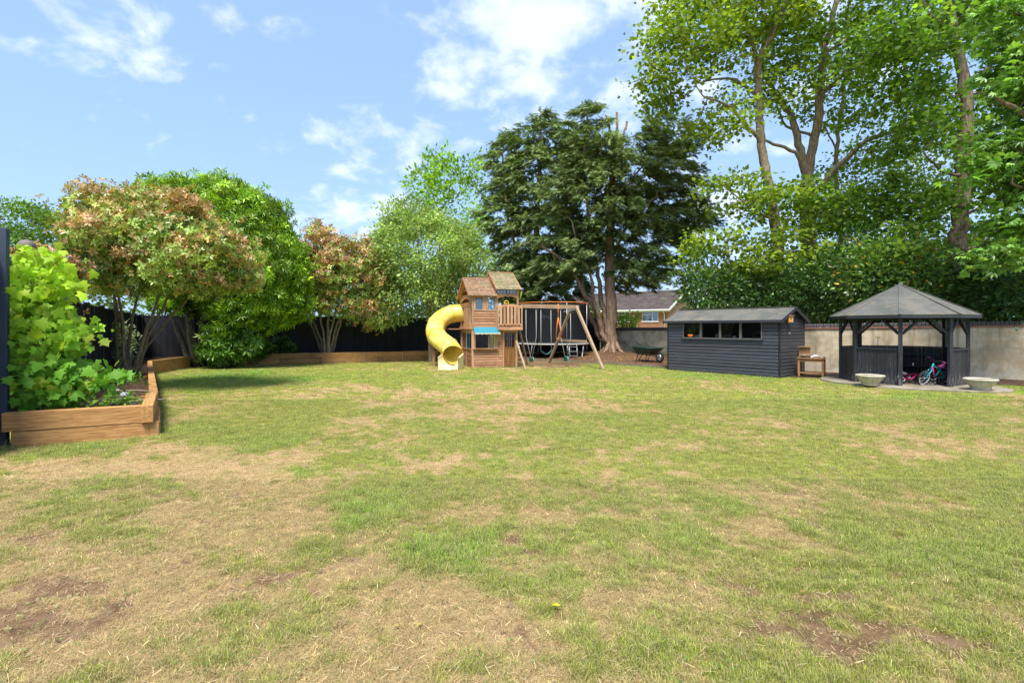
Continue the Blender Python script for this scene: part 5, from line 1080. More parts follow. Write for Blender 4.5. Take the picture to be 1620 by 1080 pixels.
MB().tube([(-W_ - .2, Dp / 2, rz + .07), (.22, Dp / 2, rz + .07)], .12, 8).part('ridge', M['rooftile'], rf)
MB().box(-W_ - .2, .2, -.37, -.35, ez - .22, ez - .02).part('fascia', M['white'], hs); MB().box(-W_ - .2, .2, -.345, -.002, ez - .17, ez - .14).part('soffit', M['white'], hs)
MB().tube([(-W_ - .2, -.43, ez - .06), (.24, -.43, ez - .06)], .06, 8).part('gutter', M['white'], hs)
for s in (0, 1): MB().beam((.235, -.36 if s == 0 else Dp + .36, ez - .08), (.235, Dp / 2, rz - .06), .03, .2).part('bargeboard', M['white'], hs)
MB().tube([(-.35, -.43, ez - .1), (-.33, -.06, ez - .45), (-.33, -.06, 0)], .045, 8).part('downpipe', M['white'], hs)
MB().box(w0[1] + .35, w0[1] + .75, -.12, -.002, ez - .72, ez - .5).part('alarm_box', plain('cream_box', (.6, .5, .33), .5), hs)
for (a, c_) in (w0, w1):
    wf = .07; wn = MB().box(a, a + wf, .03, .12, zw0, zw1).box(c_ - wf, c_, .03, .12, zw0, zw1).box(a + wf, c_ - wf, .03, .12, zw0, zw0 + wf).box(a + wf, c_ - wf, .03, .12, zw1 - wf, zw1).box(a + (c_ - a) * .62, a + (c_ - a) * .62 + .07, .031, .119, zw0 + wf, zw1 - wf).box(a + wf, a + (c_ - a) * .62, .032, .118, zw1 - .36, zw1 - .30).part('window', M['white'], hs)
    MB().box(a + wf, c_ - wf, .07, .08, zw0 + wf, zw1 - wf).part('pane', M['glass'], wn)
    b = MB(); n = 26; zz = [(a + (c_ - a) * k / n, .24 + .03 * math.sin(k * 2.1)) for k in range(n + 1) if not 10 < k < 14]
    for k in range(len(zz) - 1):
        if zz[k + 1][0] - zz[k][0] < (c_ - a) / n * 1.5: b.add([(zz[k][0], zz[k][1], zw0), (zz[k + 1][0], zz[k + 1][1], zw0), (zz[k + 1][0], zz[k + 1][1], zw1), (zz[k][0], zz[k][1], zw1)], [(0, 1, 2, 3)])
    b.part('curtain', plain('net_curtain', (.55, .56, .48), .9), wn)
    MB().box(a - .05, c_ + .05, -.06, .03, zw0 - .07, zw0).part('sill', M['white'], wn)
# ------------------------------------------------------------ plants: branching skeletons and leaves
def T_leaf(w=.28, fold=.08, droop=.10):
    return np.array([(0, 0, 0), (.45, w, fold), (1, 0, -droop), (.45, -w, fold)]), [(0, 3, 2), (0, 2, 1)]
def T_long(w=.16):     # long leaf with a bend: four triangles
    return np.array([(0, 0, 0), (.3, w, .05), (.7, w * .8, .02), (1, 0, -.14), (.7, -w * .8, .02), (.3, -w, .05)]), [(0, 5, 1), (1, 5, 4), (1, 4, 2), (2, 4, 3)]
def T_vine():
    a = [(0, .0), (-.08, .26), (.06, .50), (.30, .36), (.50, .60), (.60, .27), (1.05, .0)]; P = [(0, 0, 0)]
    out = a[1:] + [(x, -y) for x, y in a[1:-1]][::-1]; V = [(.25, 0, .05)] + [(x, y, -.10 * abs(y) - .08 * x) for x, y in [(0, 0)] + out]
    n = len(V) - 1; return np.array(V), [(0, 1 + i, 1 + (i + 1) % n) for i in range(n)]
def T_palm(k=5, w=.13):
    V, F = [], []
    for i in range(k):
        a = (i - (k - 1) / 2) * .62; c, s = math.cos(a), math.sin(a); L = 1 - .12 * abs(i - (k - 1) / 2); o = len(V)
        for (x, y, z) in ((0, 0, 0), (.6 * L, w, .03), (L, 0, -.22), (.6 * L, -w, .03)): V.append((x * c - y * s, x * s + y * c, z))
        F += [(o, o + 3, o + 2), (o, o + 2, o + 1)]
    return np.array(V), F
def T_rosette(k=6, w=.13, tilt=.5):
    """whorl of leaves at a shoot tip (laurel, photinia)"""
    V, F = [], []
    for i in range(k):
        a = i * 6.283 / k + (i % 2) * .2; c, s = math.cos(a), math.sin(a); o = len(V); up = tilt * (1 if i % 2 else .55)
        for (r_, y, z) in ((.05, 0, 0), (.5, w, up * .62), (1, 0, up * .9 - .12), (.5, -w, up * .62)): V.append((z, r_ * c - y * s, r_ * s + y * c))
        F += [(o, o + 3, o + 2), (o, o + 2, o + 1)]
    return np.array(V), F
def T_spray():
    """flat drooping conifer spray"""
    V, F = [], []
    def spike(x0, y0, z0, x1, y1, z1, w):
        o = len(V); dx, dy = x1 - x0, y1 - y0; l = math.hypot(dx, dy); nx, ny = -dy / l * w, dx / l * w
        V.extend([(x0 + nx, y0 + ny, z0), (x0 - nx, y0 - ny, z0), (x1, y1, z1)]); F.append((o, o + 1, o + 2))
    spike(0, 0, 0, 1, 0, -.22, .05)
    for i in range(5):
        x = .08 + i * .17; L = .50 - .06 * i
        for s in (-1, 1): spike(x, 0, -.03 - .2 * x * x, x + L * .75, s * L * .62, -.10 - .35 * x * x - .05, .055)
    return np.array(V), F

def leaves(name, parent, P, Fw, Nm, size, col, T, mat, label=None):
    """P positions, Fw forward directions, Nm rough normals, per-leaf size and colour"""
    TV, TF = T; TF = np.array(TF); n = len(P); Fw = Fw / (np.linalg.norm(Fw, axis=1, keepdims=True) + 1e-9)
    S_ = np.cross(Nm, Fw); S_ /= (np.linalg.norm(S_, axis=1, keepdims=True) + 1e-9); U = np.cross(Fw, S_)
    V = P[:, None, :] + size[:, None, None] * (TV[None, :, 0:1] * Fw[:, None, :] + TV[None, :, 1:2] * S_[:, None, :] + TV[None, :, 2:3] * U[:, None, :])
    k = len(TV); F = (TF[None] + (np.arange(n) * k)[:, None, None]).reshape(-1, 3)
    me = np_mesh(name, V.reshape(-1, 3), F, mat, False, np.repeat(np.clip(col, 0, 1), k, 0)); o = link(name, me, parent)
    if label: o['label'] = label
    return o

class Tree:
    def __init__(s, seed): s.P = []; s.par = []; s.minr = []; s.r = np.random.default_rng(seed)
    def limb(s, pts, r0, r1, step=.3, join=True, wob=.03):
        """a main limb given by its points; joins the nearest existing node"""
        pts = [np.array(p, float) for p in pts]; par = -1
        if s.P and join:
            A = np.array(s.P); par = int(np.argmin(((A - pts[0]) ** 2).sum(1)))
        cum = [0]; 
        for a, b in zip(pts[:-1], pts[1:]): cum.append(cum[-1] + np.linalg.norm(b - a))
        n = max(2, int(cum[-1] / step)); Q = crom([tuple(p) for p in pts], 8); Q = np.array([tuple(q) for q in Q]); L = np.concatenate([[0], np.cumsum(np.linalg.norm(np.diff(Q, axis=0), axis=1))])
        for k in range(0 if par < 0 else 1, n + 1):
            f = k / n; p = np.array([np.interp(f * L[-1], L, Q[:, a]) for a in range(3)]) + s.r.normal(0, wob, 3) * (0 < k < n)
            s.P.append(p); s.par.append(par); s.minr.append(r0 + (r1 - r0) * f); par = len(s.P) - 1
        return par
    def grow(s, A, step=.35, up=.6, bend=.12, tipr=.006, skip=0, pw=.5, frm=0.0, sag=0.0):
        """join every attractor to the skeleton, nearest first"""
        base = np.array(s.P); d0 = np.array([np.min(((base[skip:] - a) ** 2).sum(1)) for a in A]); order = np.argsort(d0); s.tips = []
        cap = len(s.P) + len(A) * 24; N = np.zeros((cap, 3)); n = len(s.P); N[:n] = base; zmin = base[0][2] + frm
        for ai in order:
            a = A[ai]; B = N[:n]; D = np.sqrt(((B - a) ** 2).sum(1)); cost = D + up * np.maximum(0, B[:, 2] - a[2]) + 50 * (B[:, 2] < zmin) + .02 * np.arange(n) / n
            if skip: cost[:skip] += 0
            j = int(np.argmin(cost)); L = D[j]; m = max(1, int(L / step)); p0 = B[j].copy(); par = j; mid = (p0 + a) / 2 + s.r.normal(0, bend, 3) * L + np.array([0, 0, sag * L])
            for k in range(1, m + 1):
                t = k / m; q = (1 - t) ** 2 * p0 + 2 * t * (1 - t) * mid + t * t * a
                if n >= cap: break
                N[n] = q; s.P.append(q); s.par.append(par); s.minr.append(0); par = n; n += 1
            s.tips.append(par)
        s.A = A
        return s
    def radii(s, tipr=.007, pw=.47):
        n = len(s.P); cnt = np.zeros(n); par = np.array(s.par); has = np.zeros(n, bool); has[par[par >= 0]] = True; cnt[~has] = 1
        for i in range(n - 1, -1, -1):
            if par[i] >= 0: cnt[par[i]] += cnt[i]
        r = tipr * np.maximum(cnt, 1) ** pw; return np.maximum(r, np.array(s.minr)) if True else r
    def build(s, name, parent, mat, tipr=.007, pw=.47, rmin=.0, maxr=None):
        r = s.radii(tipr, pw); mr = np.array(s.minr)
        if maxr is not None: r = np.where(mr > 0, np.maximum(mr, np.minimum(r, mr * 1.3)), np.minimum(r, maxr))
        n = len(s.P); ch = [[] for _ in range(n)]
        for i, p in enumerate(s.par):
            if p >= 0: ch[p].append(i)
        P = np.array(s.P); V = []; F = []; stack = [0]; nv = 0; started = [(-1, 0)]
        while started:
            pr, i = started.pop(); chain = ([pr] if pr >= 0 else []) + [i]; cur = i
            while ch[cur]:
                c = sorted(ch[cur], key=lambda q: -r[q]); nxt = c[0]
                for o in c[1:]: started.append((cur, o))
                chain.append(nxt); cur = nxt
            if len(chain) < 2: continue
            pts = P[chain]; rad = r[chain].copy()
            if pr >= 0: rad[0] = min(rad[0], rad[1] * 1.15)
            rad[-1] *= .5
            if rad.max() < rmin: continue
            k = 10 if rad.max() > .12 else (7 if rad.max() > .05 else (5 if rad.max() > .02 else 3))
            d = np.gradient(pts, axis=0); d /= (np.linalg.norm(d, axis=1, keepdims=True) + 1e-9); ref = np.array([1.0, 0, 0]) if abs(d[0][0]) < .8 else np.array([0, 1.0, 0])
            rings = []
            for q in range(len(pts)):
                a = ref - d[q] * ref.dot(d[q]); a /= (np.linalg.norm(a) + 1e-9); ref = a; b = np.cross(d[q], a); t = np.arange(k) * 2 * math.pi / k
                rr_ = rad[q] * (1 + (.10 * np.sin(t * 3 + q * .3) if k >= 10 else 0)); rings.append(pts[q] + np.outer(np.cos(t) * rr_, a) + np.outer(np.sin(t) * rr_, b))
            V.append(np.vstack(rings)); m = len(pts); i0, k0 = np.meshgrid(np.arange(m - 1), np.arange(k), indexing='ij'); k1 = (k0 + 1) % k
            F.append((np.stack([i0 * k + k0, i0 * k + k1, (i0 + 1) * k + k1, (i0 + 1) * k + k0], -1).reshape(-1, 4)) + nv); nv += m * k
        me = np_mesh(name, np.vstack(V), np.vstack(F), mat, True); return link(name, me, parent)

def ell(r, c, rad, n, shell=.0, low=-1.0):
    """n points in an ellipsoid; shell 0 = even, 1 = all at the skin"""
    v = r.normal(0, 1, (n * 3, 3)); v /= np.linalg.norm(v, axis=1, keepdims=True); v = v[v[:, 2] > low][:n]; n = len(v)
    q = r.random(n) ** (1 / 3); q = q * (1 - shell) + (.80 + .2 * r.random(n)) * shell
    lump = 1 + .07 * np.sin(v[:, 0] * 5 + c[0] * 3) * np.sin(v[:, 2] * 6 + c[2]) + r.normal(0, .05, n)
    return np.array(c) + v * (q * lump)[:, None] * np.array(rad)
def blob(r, px, py, d, rx, ry, n, depth=None, shell=.3, low=-1.0):
    """ellipsoid given by picture place and size at distance d"""
    k = 800 / d; return ell(r, S(px, py, d), (rx / k, (depth if depth else rx / k), ry / k), n, shell, low)
def thin(A, md):
    """drop points closer than md to one kept"""
    keep = []
    for a in A:
        if not keep or np.min(((np.array(keep) - a) ** 2).sum(1)) > md * md: keep.append(a)
    return np.array(keep)
def spread_leaves(r, C, n, rad, flat=.6, upw=.8, out=None, jit=.5):
    """n leaves round every cluster centre: positions, forward, normal"""
    m = len(C); P = np.repeat(C, n, 0); off = r.normal(0, 1, (m * n, 3)) * np.array([rad, rad, rad * flat]); P = P + off
    fw = off / (rad + 1e-9) * .6 + r.normal(0, jit, off.shape)
    if out is not None: o = P - out; o /= np.linalg.norm(o, axis=1, keepdims=True); fw = fw + o * .8
    nm = r.normal(0, 1 - upw * .7, off.shape) + np.array([0, 0, upw]); return P, fw, nm
def shades(r, n, c1, c2, sd=.18, idx=None):
    f = r.random((n, 1)); c = np.array(c1) * (1 - f) + np.array(c2) * f; return c * np.exp(r.normal(0, sd, (n, 1)))
def cluster_tone(r, m, n, sd=.22): return np.repeat(np.exp(r.normal(0, sd, (m, 1))), n, 0)

# ---- tall sycamores beyond the wall
def syc(name, label, skel, blobs, seed, per=70, size=.15, c1=(.055, .125, .018), c2=(.135, .215, .03), rad=.36, md=.45, barkm='bark_grey', tipr=.011, group=None, cat='tree', T=None, upw=.75, flat=.38, mat='leaf', r_up=.5, pw=.44):
    r = np.random.default_rng(seed); base = skel[0][0][0]; root = empty(name, (0, 0, 0), 0, label, cat, group); t = Tree(seed)
    for (pts, r0, r1) in skel: t.limb(pts, r0, r1)
    A = np.vstack([blob(r, *b[:6], depth=b[6], shell=.25) for b in blobs]); r.shuffle(A); A = thin(A, md)
    t.grow(A, .35, r_up, .14, frm=2.2, sag=.06); t.build('trunk', root, M[barkm], tipr, pw, maxr=.10)
    C = t.A; n = per; P, fw, nm = spread_leaves(r, C, n, rad, flat, upw); m = len(P)
    s = size * r.uniform(.6, 1.2, m); col = shades(r, m, c1, c2) * cluster_tone(r, len(C), n)
    leaves('crown', root, P, fw, nm, s, col, T or T_leaf(.42, .06, .08), M[mat]); return root
def base_pt(px, d, z=-.1): return np.array([PX(px, d), d, z])
SY = 'tall trees standing behind the garden wall'
d = 21.5
syc('sycamore_tree', 'tall sycamore with a single leaning trunk right behind the shed', [
    ([base_pt(1236, d), S(1232, 470, d), S(1228, 360, d), S(1214, 290, d), S(1204, 225, d), S(1201, 150, d), S(1204, 90, d - .3), S(1226, 45, d - .5), S(1246, -10, d - .6), S(1255, -90, d)], .30, .05),
    ([S(1205, 228, d), S(1184, 200, d - .4), S(1151, 167, d - 1.0), S(1112, 152, d - 1.6)], .10, .03), ([S(1200, 150, d), S(1156, 125, d + .6), S(1105, 132, d + 1.0)], .08, .03),
    ([S(1201, 140, d), S(1196, 95, d + .3), S(1184, 50, d + .4), S(1160, 0, d + .5)], .09, .04), ([S(1226, 350, d), S(1190, 330, d - 1), S(1150, 300, d - 1.6)], .06, .02),
    ([S(1230, 430, d), S(1180, 420, d - 1.2), S(1130, 400, d - 1.8)], .05, .02)],
    [(1110, 50, 21, 95, 60, 80, 2.6), (1055, 110, 21, 46, 75, 40, 1.8), (1190, 20, 21.5, 90, 70, 52, 2.8), (1135, 185, 20.5, 52, 42, 30, 2.0), (1215, 120, 22, 70, 60, 18, 2.4), (1170, 310, 20.5, 65, 45, 24, 2.0), (1150, 400, 20.5, 60, 50, 34, 1.8), (1200, -120, 21.5, 160, 90, 60, 3.5), (1250, 400, 20.2, 60, 45, 22, 1.6)],
    101, 60, .205, (.10, .185, .02), (.32, .39, .04), .34, .46, group=SY)
d = 22.6
syc('sycamore_tree', 'tall forked sycamore whose trunk divides low down, between two straight trunks', [
    ([base_pt(1282, d), S(1280, 400, d), S(1278, 330, d), S(1277, 290, d)], .36, .30),
    ([S(1277, 290, d), S(1268, 240, d), S(1257, 200, d), S(1248, 180, d + .2), S(1228, 150, d + .4), S(1208, 112, d + .6), S(1190, 60, d + .6)], .19, .06),
    ([S(1278, 290, d), S(1286, 231, d), S(1295, 176, d - .2), S(1300, 125, d - .3), S(1305, 80, d - .3), S(1318, 28, d - .2), S(1325, -40, d), S(1325, -120, d)], .21, .06),
    ([S(1299, 150, d - .2), S(1332, 122, d - .6), S(1364, 102, d - .9), S(1397, 88, d - 1.1), S(1427, 94, d - 1.3)], .11, .05),
    ([S(1276, 292, d), S(1262, 250, d - .4), S(1239, 231, d - .8), S(1216, 224, d - 1.0), S(1180, 205, d - 1.4)], .10, .04),
    ([S(1290, 215, d), S(1240, 195, d + .3), S(1225, 140, d + .4)], .07, .03),
    ([S(1282, 318, d), S(1310, 280, d - .5), S(1341, 248, d - .9), S(1373, 222, d - 1.2), S(1420, 205, d - 1.5), S(1466, 192, d - 1.8), S(1505, 180, d - 2.1)], .13, .04),
    ([S(1305, 85, d - .3), S(1340, 60, d), S(1370, 20, d + .4)], .08, .03)],
    [(1290, 10, 22, 110, 60, 62, 3), (1380, 60, 21.5, 80, 60, 36, 2.4), (1330, 150, 22, 90, 60, 24, 2.6), (1420, 150, 21, 80, 50, 26, 2.2), (1260, 110, 22.5, 60, 60, 22, 2.2), (1440, 240, 20.5, 70, 45, 16, 2.0), (1260, 330, 21, 80, 45, 36, 2), (1330, 340, 21, 80, 45, 44, 2), (1400, 330, 20.5, 70, 50, 40, 2), (1300, -120, 22, 170, 90, 60, 3.5)],
    102, 60, .205, (.08, .17, .02), (.25, .35, .04), .34, .46, group=SY)
d = 25
syc('sycamore_tree', 'slender straight sycamore seen through the branches behind the forked one', [
    ([base_pt(1334, d), S(1332, 366, d), S(1329, 324, d), S(1323, 278, d), S(1326, 208, d), S(1334, 157, d), S(1338, 90, d), S(1345, 20, d)], .17, .04), ([S(1326, 240, d), S(1300, 190, d), S(1290, 150, d)], .05, .02), ([S(1328, 270, d), S(1352, 235, d), S(1365, 190, d)], .05, .02)],
    [(1345, 60, d, 60, 50, 26, 2), (1350, 170, d, 60, 50, 20, 2), (1340, 300, d, 60, 50, 22, 2), (1380, 260, d, 50, 50, 20, 1.8)], 103, 50, .19, (.06, .13, .018), (.17, .25, .03), .42, .5, group=SY)
d = 17.6
syc('sycamore_tree', 'thick dark trunked tree rising behind the summerhouse roof', [
    ([base_pt(1500, d), S(1506, 470, d), S(1512, 407, d), S(1519, 361, d), S(1522, 296, d), S(1527, 222, d), S(1528, 162, d), S(1521, 106, d), S(1507, 56, d), S(1502, 0, d), S(1495, -80, d)], .33, .10),
    ([S(1521, 280, d), S(1490, 268, d - .3), S(1460, 240, d - .5)], .06, .02), ([S(1524, 150, d), S(1560, 110, d - .3), S(1600, 60, d - .6)], .10, .03), ([S(1508, 60, d), S(1470, 20, d - .3), S(1440, -30, d - .3)], .08, .03),
    ([S(1519, 350, d), S(1560, 320, d - .3), S(1600, 310, d - .5)], .06, .02)],
    [(1465, 30, d + 1, 80, 55, 44, 1.8), (1580, 30, d + .8, 50, 60, 34, 1.6), (1450, 120, d, 60, 45, 18, 2), (1480, 210, d, 60, 40, 16, 1.8), (1455, 330, d + .6, 52, 42, 30, 1.3), (1575, 390, d + .6, 55, 45, 34, 1.4), (1580, 280, d + .8, 40, 50, 22, 1.3), (1570, 180, d + 1, 50, 50, 30, 1.8), (1430, 400, d, 60, 40, 34, 1.5), (1520, -110, d, 150, 80, 50, 3), (1625, 420, d, 60, 60, 34, 1.6), (1420, 60, d, 60, 50, 30, 1.8)],
    104, 58, .195, (.07, .16, .022), (.21, .32, .045), .34, .40, 'bark_dark', group=SY)
d = 13.6
syc('chestnut_tree', 'broad leaved chestnut hanging over the right edge, nearest of the tall trees', [
    ([base_pt(1790, d + 1), S(1780, 400, d + 1), S(1770, 250, d + .7), S(1750, 100, d + .5), S(1740, -40, d)], .28, .12), ([S(1768, 240, d + .6), S(1690, 215, d), S(1640, 195, d - .3), S(1605, 172, d - .4), S(1573, 153, d - .6)], .12, .05),
    ([S(1775, 330, d + .8), S(1690, 310, d), S(1600, 290, d - .5)], .08, .03), ([S(1750, 90, d), S(1680, 50, d), S(1600, 20, d - .2)], .10, .03)],
    [(1625, 120, d, 48, 60, 34, 1.2), (1615, 230, d, 45, 50, 34, 1.1), (1625, 330, d, 40, 50, 26, 1.0), (1610, 30, d, 42, 40, 16, 1.2), (1572, 270, d, 22, 22, 6, .6), (1710, 200, d, 80, 170, 50, 2.0), (1590, 410, d - .2, 34, 22, 8, .7)],
    105, 46, .20, (.10, .23, .04), (.27, .44, .08), .27, .33, 'bark_dark', T=T_palm(5, .17), upw=.9, flat=.35, mat='leaf_gloss')
# ---- understorey of laurels along the wall
def bushy(name, label, cat, base, blobs, seed, per, size, c1, c2, T, mat='leaf_gloss', rad=.2, md=.28, barkm='bark_shrub', tipr=.005, stems=5, sr=.04, group=None, tipcol=None, tipfrac=0, flat=.8, upw=.5, shell=.55, spread=.25, sd=.18, jit=.5, sh=1.0, extra=None, maxr=.05, outw=True, up=.4):
    r = np.random.default_rng(seed); root = empty(name, (0, 0, 0), 0, label, cat, group); t = Tree(seed); A = np.vstack([blob(r, *b[:6], depth=b[6], shell=shell) for b in blobs]); A = A[A[:, 2] > .12]; r.shuffle(A); A = thin(A, md); c0 = A.mean(0); b0 = np.array(base)
    if extra:
        for (pts, r0, r1) in extra: t.limb(pts, r0, r1, .22, wob=.015)
    else:
        for k in range(stems):
            a = k * 6.283 / stems + r.random(); s0 = b0 + np.array([math.cos(a), math.sin(a), 0]) * .07 * (k > 0); e = b0 * .45 + c0 * .55 + np.array([math.cos(a), math.sin(a), 0]) * spread * np.linalg.norm(c0 - b0); m = (s0 + e) / 2 + np.array([math.cos(a), math.sin(a), 0]) * .10
            t.limb([s0, m, e] if k == 0 else [s0, m, e], sr, sr * .45, .25, join=k > 0, wob=.02)
    t.grow(A, .25, up, .10, frm=.25); t.build('trunk', root, M[barkm], tipr, .42, maxr=maxr)
    C = t.A; P, fw, nm = spread_leaves(r, C, per, rad, flat, upw, c0 if outw else None, jit); m = len(P); s = size * r.uniform(.65, 1.2, m) * sh
    col = shades(r, m, c1, c2, sd) * cluster_tone(r, len(C), per)
    if tipcol is not None:
        zc = P[:, 2]; dist = np.linalg.norm((P - c0) / (np.std(P, 0) + .01), axis=1); f = (dist - np.median(dist)) * .6 + (zc - np.median(zc)) / (np.std(zc) + .01) * .35 + np.repeat(r.normal(0, .7, len(C)), per) + r.normal(0, .6, m); k = f > np.quantile(f, 1 - tipfrac)
        tc = shades(r, m, tipcol[0], tipcol[1], .2); col = np.where(k[:, None], tc, col)
    leaves('foliage', root, P, fw, nm, s, col, T, M[mat]); return root
UL = 'evergreen laurels filling the space behind the wall'
lau = dict(T=T_long(.19), rad=.27, md=.30, upw=.6, flat=.7)
for i, (px, d, bl, n_, c1, c2, lab) in enumerate((
    (1130, 19.6, [(1130, 470, 19.6, 50, 34, 50, .9), (1105, 430, 19.6, 30, 25, 14, .7)], 0, (.03, .075, .018), (.08, .15, .03), 'dark laurel bush behind the left half of the shed roof'),
    (1190, 20.4, [(1190, 468, 20.4, 60, 36, 50, 1.0), (1160, 440, 20.6, 24, 26, 16, .6)], 0, (.03, .08, .016), (.085, .16, .03), 'dark evergreen behind the middle of the shed roof'),
    (1262, 20.0, [(1265, 462, 20.0, 52, 42, 60, 1.0), (1285, 415, 20.2, 22, 26, 14, .6)], 0, (.028, .075, .015), (.08, .16, .03), 'laurel bush above the right end of the shed roof'),
    (1335, 19.0, [(1330, 448, 19, 56, 54, 80, 1.1), (1352, 385, 19.4, 26, 24, 14, .6)], 0, (.03, .08, .015), (.09, .17, .03), 'tall laurel between the shed and summerhouse'),
    (1400, 17.6, [(1400, 440, 17.6, 60, 55, 100, .9), (1420, 400, 17.4, 40, 30, 26, .7)], 1, (.045, .11, .02), (.13, .22, .04), 'pale leaved laurel with a few orange leaves over the summerhouse roof'),
    (1470, 16.6, [(1470, 455, 16.6, 50, 50, 70, .8)], 1, (.04, .10, .018), (.12, .20, .035), 'laurel with a few orange leaves right of the summerhouse peak'),
    (1545, 15.9, [(1550, 472, 15.9, 50, 38, 60, .8), (1528, 430, 16.2, 20, 22, 10, .5)], 0, (.022, .06, .012), (.06, .13, .024), 'very dark laurel behind the right side of the summerhouse'),
    (1620, 15.0, [(1625, 455, 15.0, 60, 55, 90, .8)], 0, (.022, .06, .012), (.06, .13, .024), 'dark laurel at the far right end of the wall'),
    (1720, 15.4, [(1720, 440, 15.2, 60, 80, 70, .8)], 0, (.022, .06, .012), (.06, .13, .024), 'dark laurel just outside the right edge'))):
    bushy('laurel_bush', lab, 'bush', (PX(px, d), d + .1, -.05), [bl[0][:5] + (int(bl[0][5] * 1.7),) + bl[0][6:]] + bl[1:], 200 + i, 52, .17, tuple(q * 1.0 for q in c1), tuple(q * 1.3 for q in c2), group=UL, barkm='bark_dark', tipcol=((.55, .28, .03), (.6, .38, .05)) if n_ else None, tipfrac=.025 if n_ else 0, **lau)

# ---- conifers behind the trampoline
def conifer(name, label, skel, blobs, seed, per, size, c1, c2, md=.5, droop=.35, group=None, rad=.30, stubs=None, bark_='bark_conifer', up=1.2, frm=3.0):
    r = np.random.default_rng(seed); root = empty(name, (0, 0, 0), 0, label, 'tree', group); t = Tree(seed)
    for (pts, r0, r1) in skel: t.limb(pts, r0, r1, .35)
    A = np.vstack([blob(r, *b[:6], depth=b[6], shell=.45) for b in blobs]); r.shuffle(A); A = thin(A, md); axis = np.array(S(*skel[0][2])) if False else np.array([skel[0][0][0][0], skel[0][0][0][1]])
    t.grow(A, .4, up, .07, frm=frm, sag=.08); t.build('trunk', root, M[bark_], .008, .42, maxr=.07)
    C = t.A; n = per; P = np.repeat(C, n, 0); m = len(P); o = P.copy(); o[:, :2] -= axis; o[:, 2] = 0; o /= np.linalg.norm(o, axis=1, keepdims=True) + 1e-9
    lat = np.stack([-o[:, 1], o[:, 0], 0 * o[:, 0]], 1); q = r.random((m, 1)); P = P + o * (q - .6) * rad * 2.6 + lat * r.normal(0, rad * .75, (m, 1)) + np.array([0, 0, 1]) * (r.normal(0, rad * .30, (m, 1)) - droop * .5 * q ** 2)
    fw = o * 1.0 + lat * r.normal(0, .7, (m, 1)) + np.stack([0 * q[:, 0], 0 * q[:, 0], r.normal(.12, .42, m) - .25 * q[:, 0]], 1); nm = np.array([0, 0, 1]) + r.normal(0, .45, (m, 3))
    s = size * r.uniform(.6, 1.25, m); col = shades(r, m, c1, c2, .2) * cluster_tone(r, len(C), n, .2)
    leaves('crown', root, P, fw, nm, s, col, T_spray(), M['needle'])
    return root
d = 26.2
cr = conifer('cypress_tree', 'tall cypress with a thick bare trunk and cut off top, tallest conifer', [
    ([base_pt(968, d), S(968, 540, d), S(966, 470, d), S(965, 380, d), S(967, 300, d), S(972, 240, d), S(976, 205, d)], .33, .13),
    ([S(960, 548, d), S(945, 500, d - .2), S(922, 460, d - .4), S(905, 430, d - .7), S(880, 405, d - 1), S(850, 385, d - 1.2)], .15, .05), ([S(957, 545, d), S(938, 510, d + .3), S(925, 470, d + .5), S(918, 420, d + .6), S(900, 360, d + .6), S(880, 300, d + .6)], .14, .05),
    ([S(960, 520, d), S(950, 460, d + .2), S(940, 400, d + .2), S(930, 330, d), S(925, 260, d), S(930, 190, d)], .13, .04), ([S(955, 530, d), S(940, 480, d - .5), S(935, 440, d - .8), S(915, 400, d - 1.0), S(905, 350, d - 1.2)], .10, .04),
    ([S(968, 400, d), S(1000, 350, d - .6), S(1040, 310, d - 1)], .08, .03), ([S(968, 430, d), S(1010, 400, d - .2), S(1060, 380, d - .4)], .07, .03), ([S(970, 330, d), S(1010, 270, d + .2), S(1050, 220, d + .2)], .07, .03), ([S(966, 360, d), S(960, 300, d - .8), S(950, 240, d - 1.4)], .07, .03), ([S(972, 240, d), S(966, 215, d), S(962, 190, d)], .08, .05), ([S(973, 240, d), S(985, 215, d), S(992, 195, d + .1)], .07, .045),
    ([S(972, 240, d), S(976, 205, d - .2), S(977, 186, d - .2)], .08, .05)],
    [(930, 215, d, 40, 52, 55, 1.8), (1000, 270, d, 75, 60, 90, 2.2), (1060, 270, d, 55, 65, 110, 1.8), (1078, 345, d, 46, 50, 90, 1.6), (1020, 380, d, 85, 55, 140, 2.0), (960, 380, d + 1.2, 90, 60, 90, 1.2), (1025, 425, d - .5, 60, 24, 45, 1.4), (930, 320, d - .5, 80, 70, 170, 2.2), (890, 400, d - .5, 60, 40, 60, 1.8), (1050, 210, d, 35, 30, 20, 1.2), (860, 440, d - .2, 45, 22, 22, 1.4), (1000, 448, d + .3, 40, 10, 14, 1.0), (945, 250, d - 1, 60, 50, 40, 1.4)],
    301, 62, .36, (.09, .145, .05), (.26, .33, .12), .46, group='dark conifers behind the play house')
MB().beam(S(962, 200, d), S(961, 186, d), .16, .10).beam(S(976, 198, d), S(976, 178, d), .10, .12).beam(S(990, 205, d), S(992, 192, d), .10, .09).part('cut_stub', M['bark_conifer'], cr)
d = 28.5
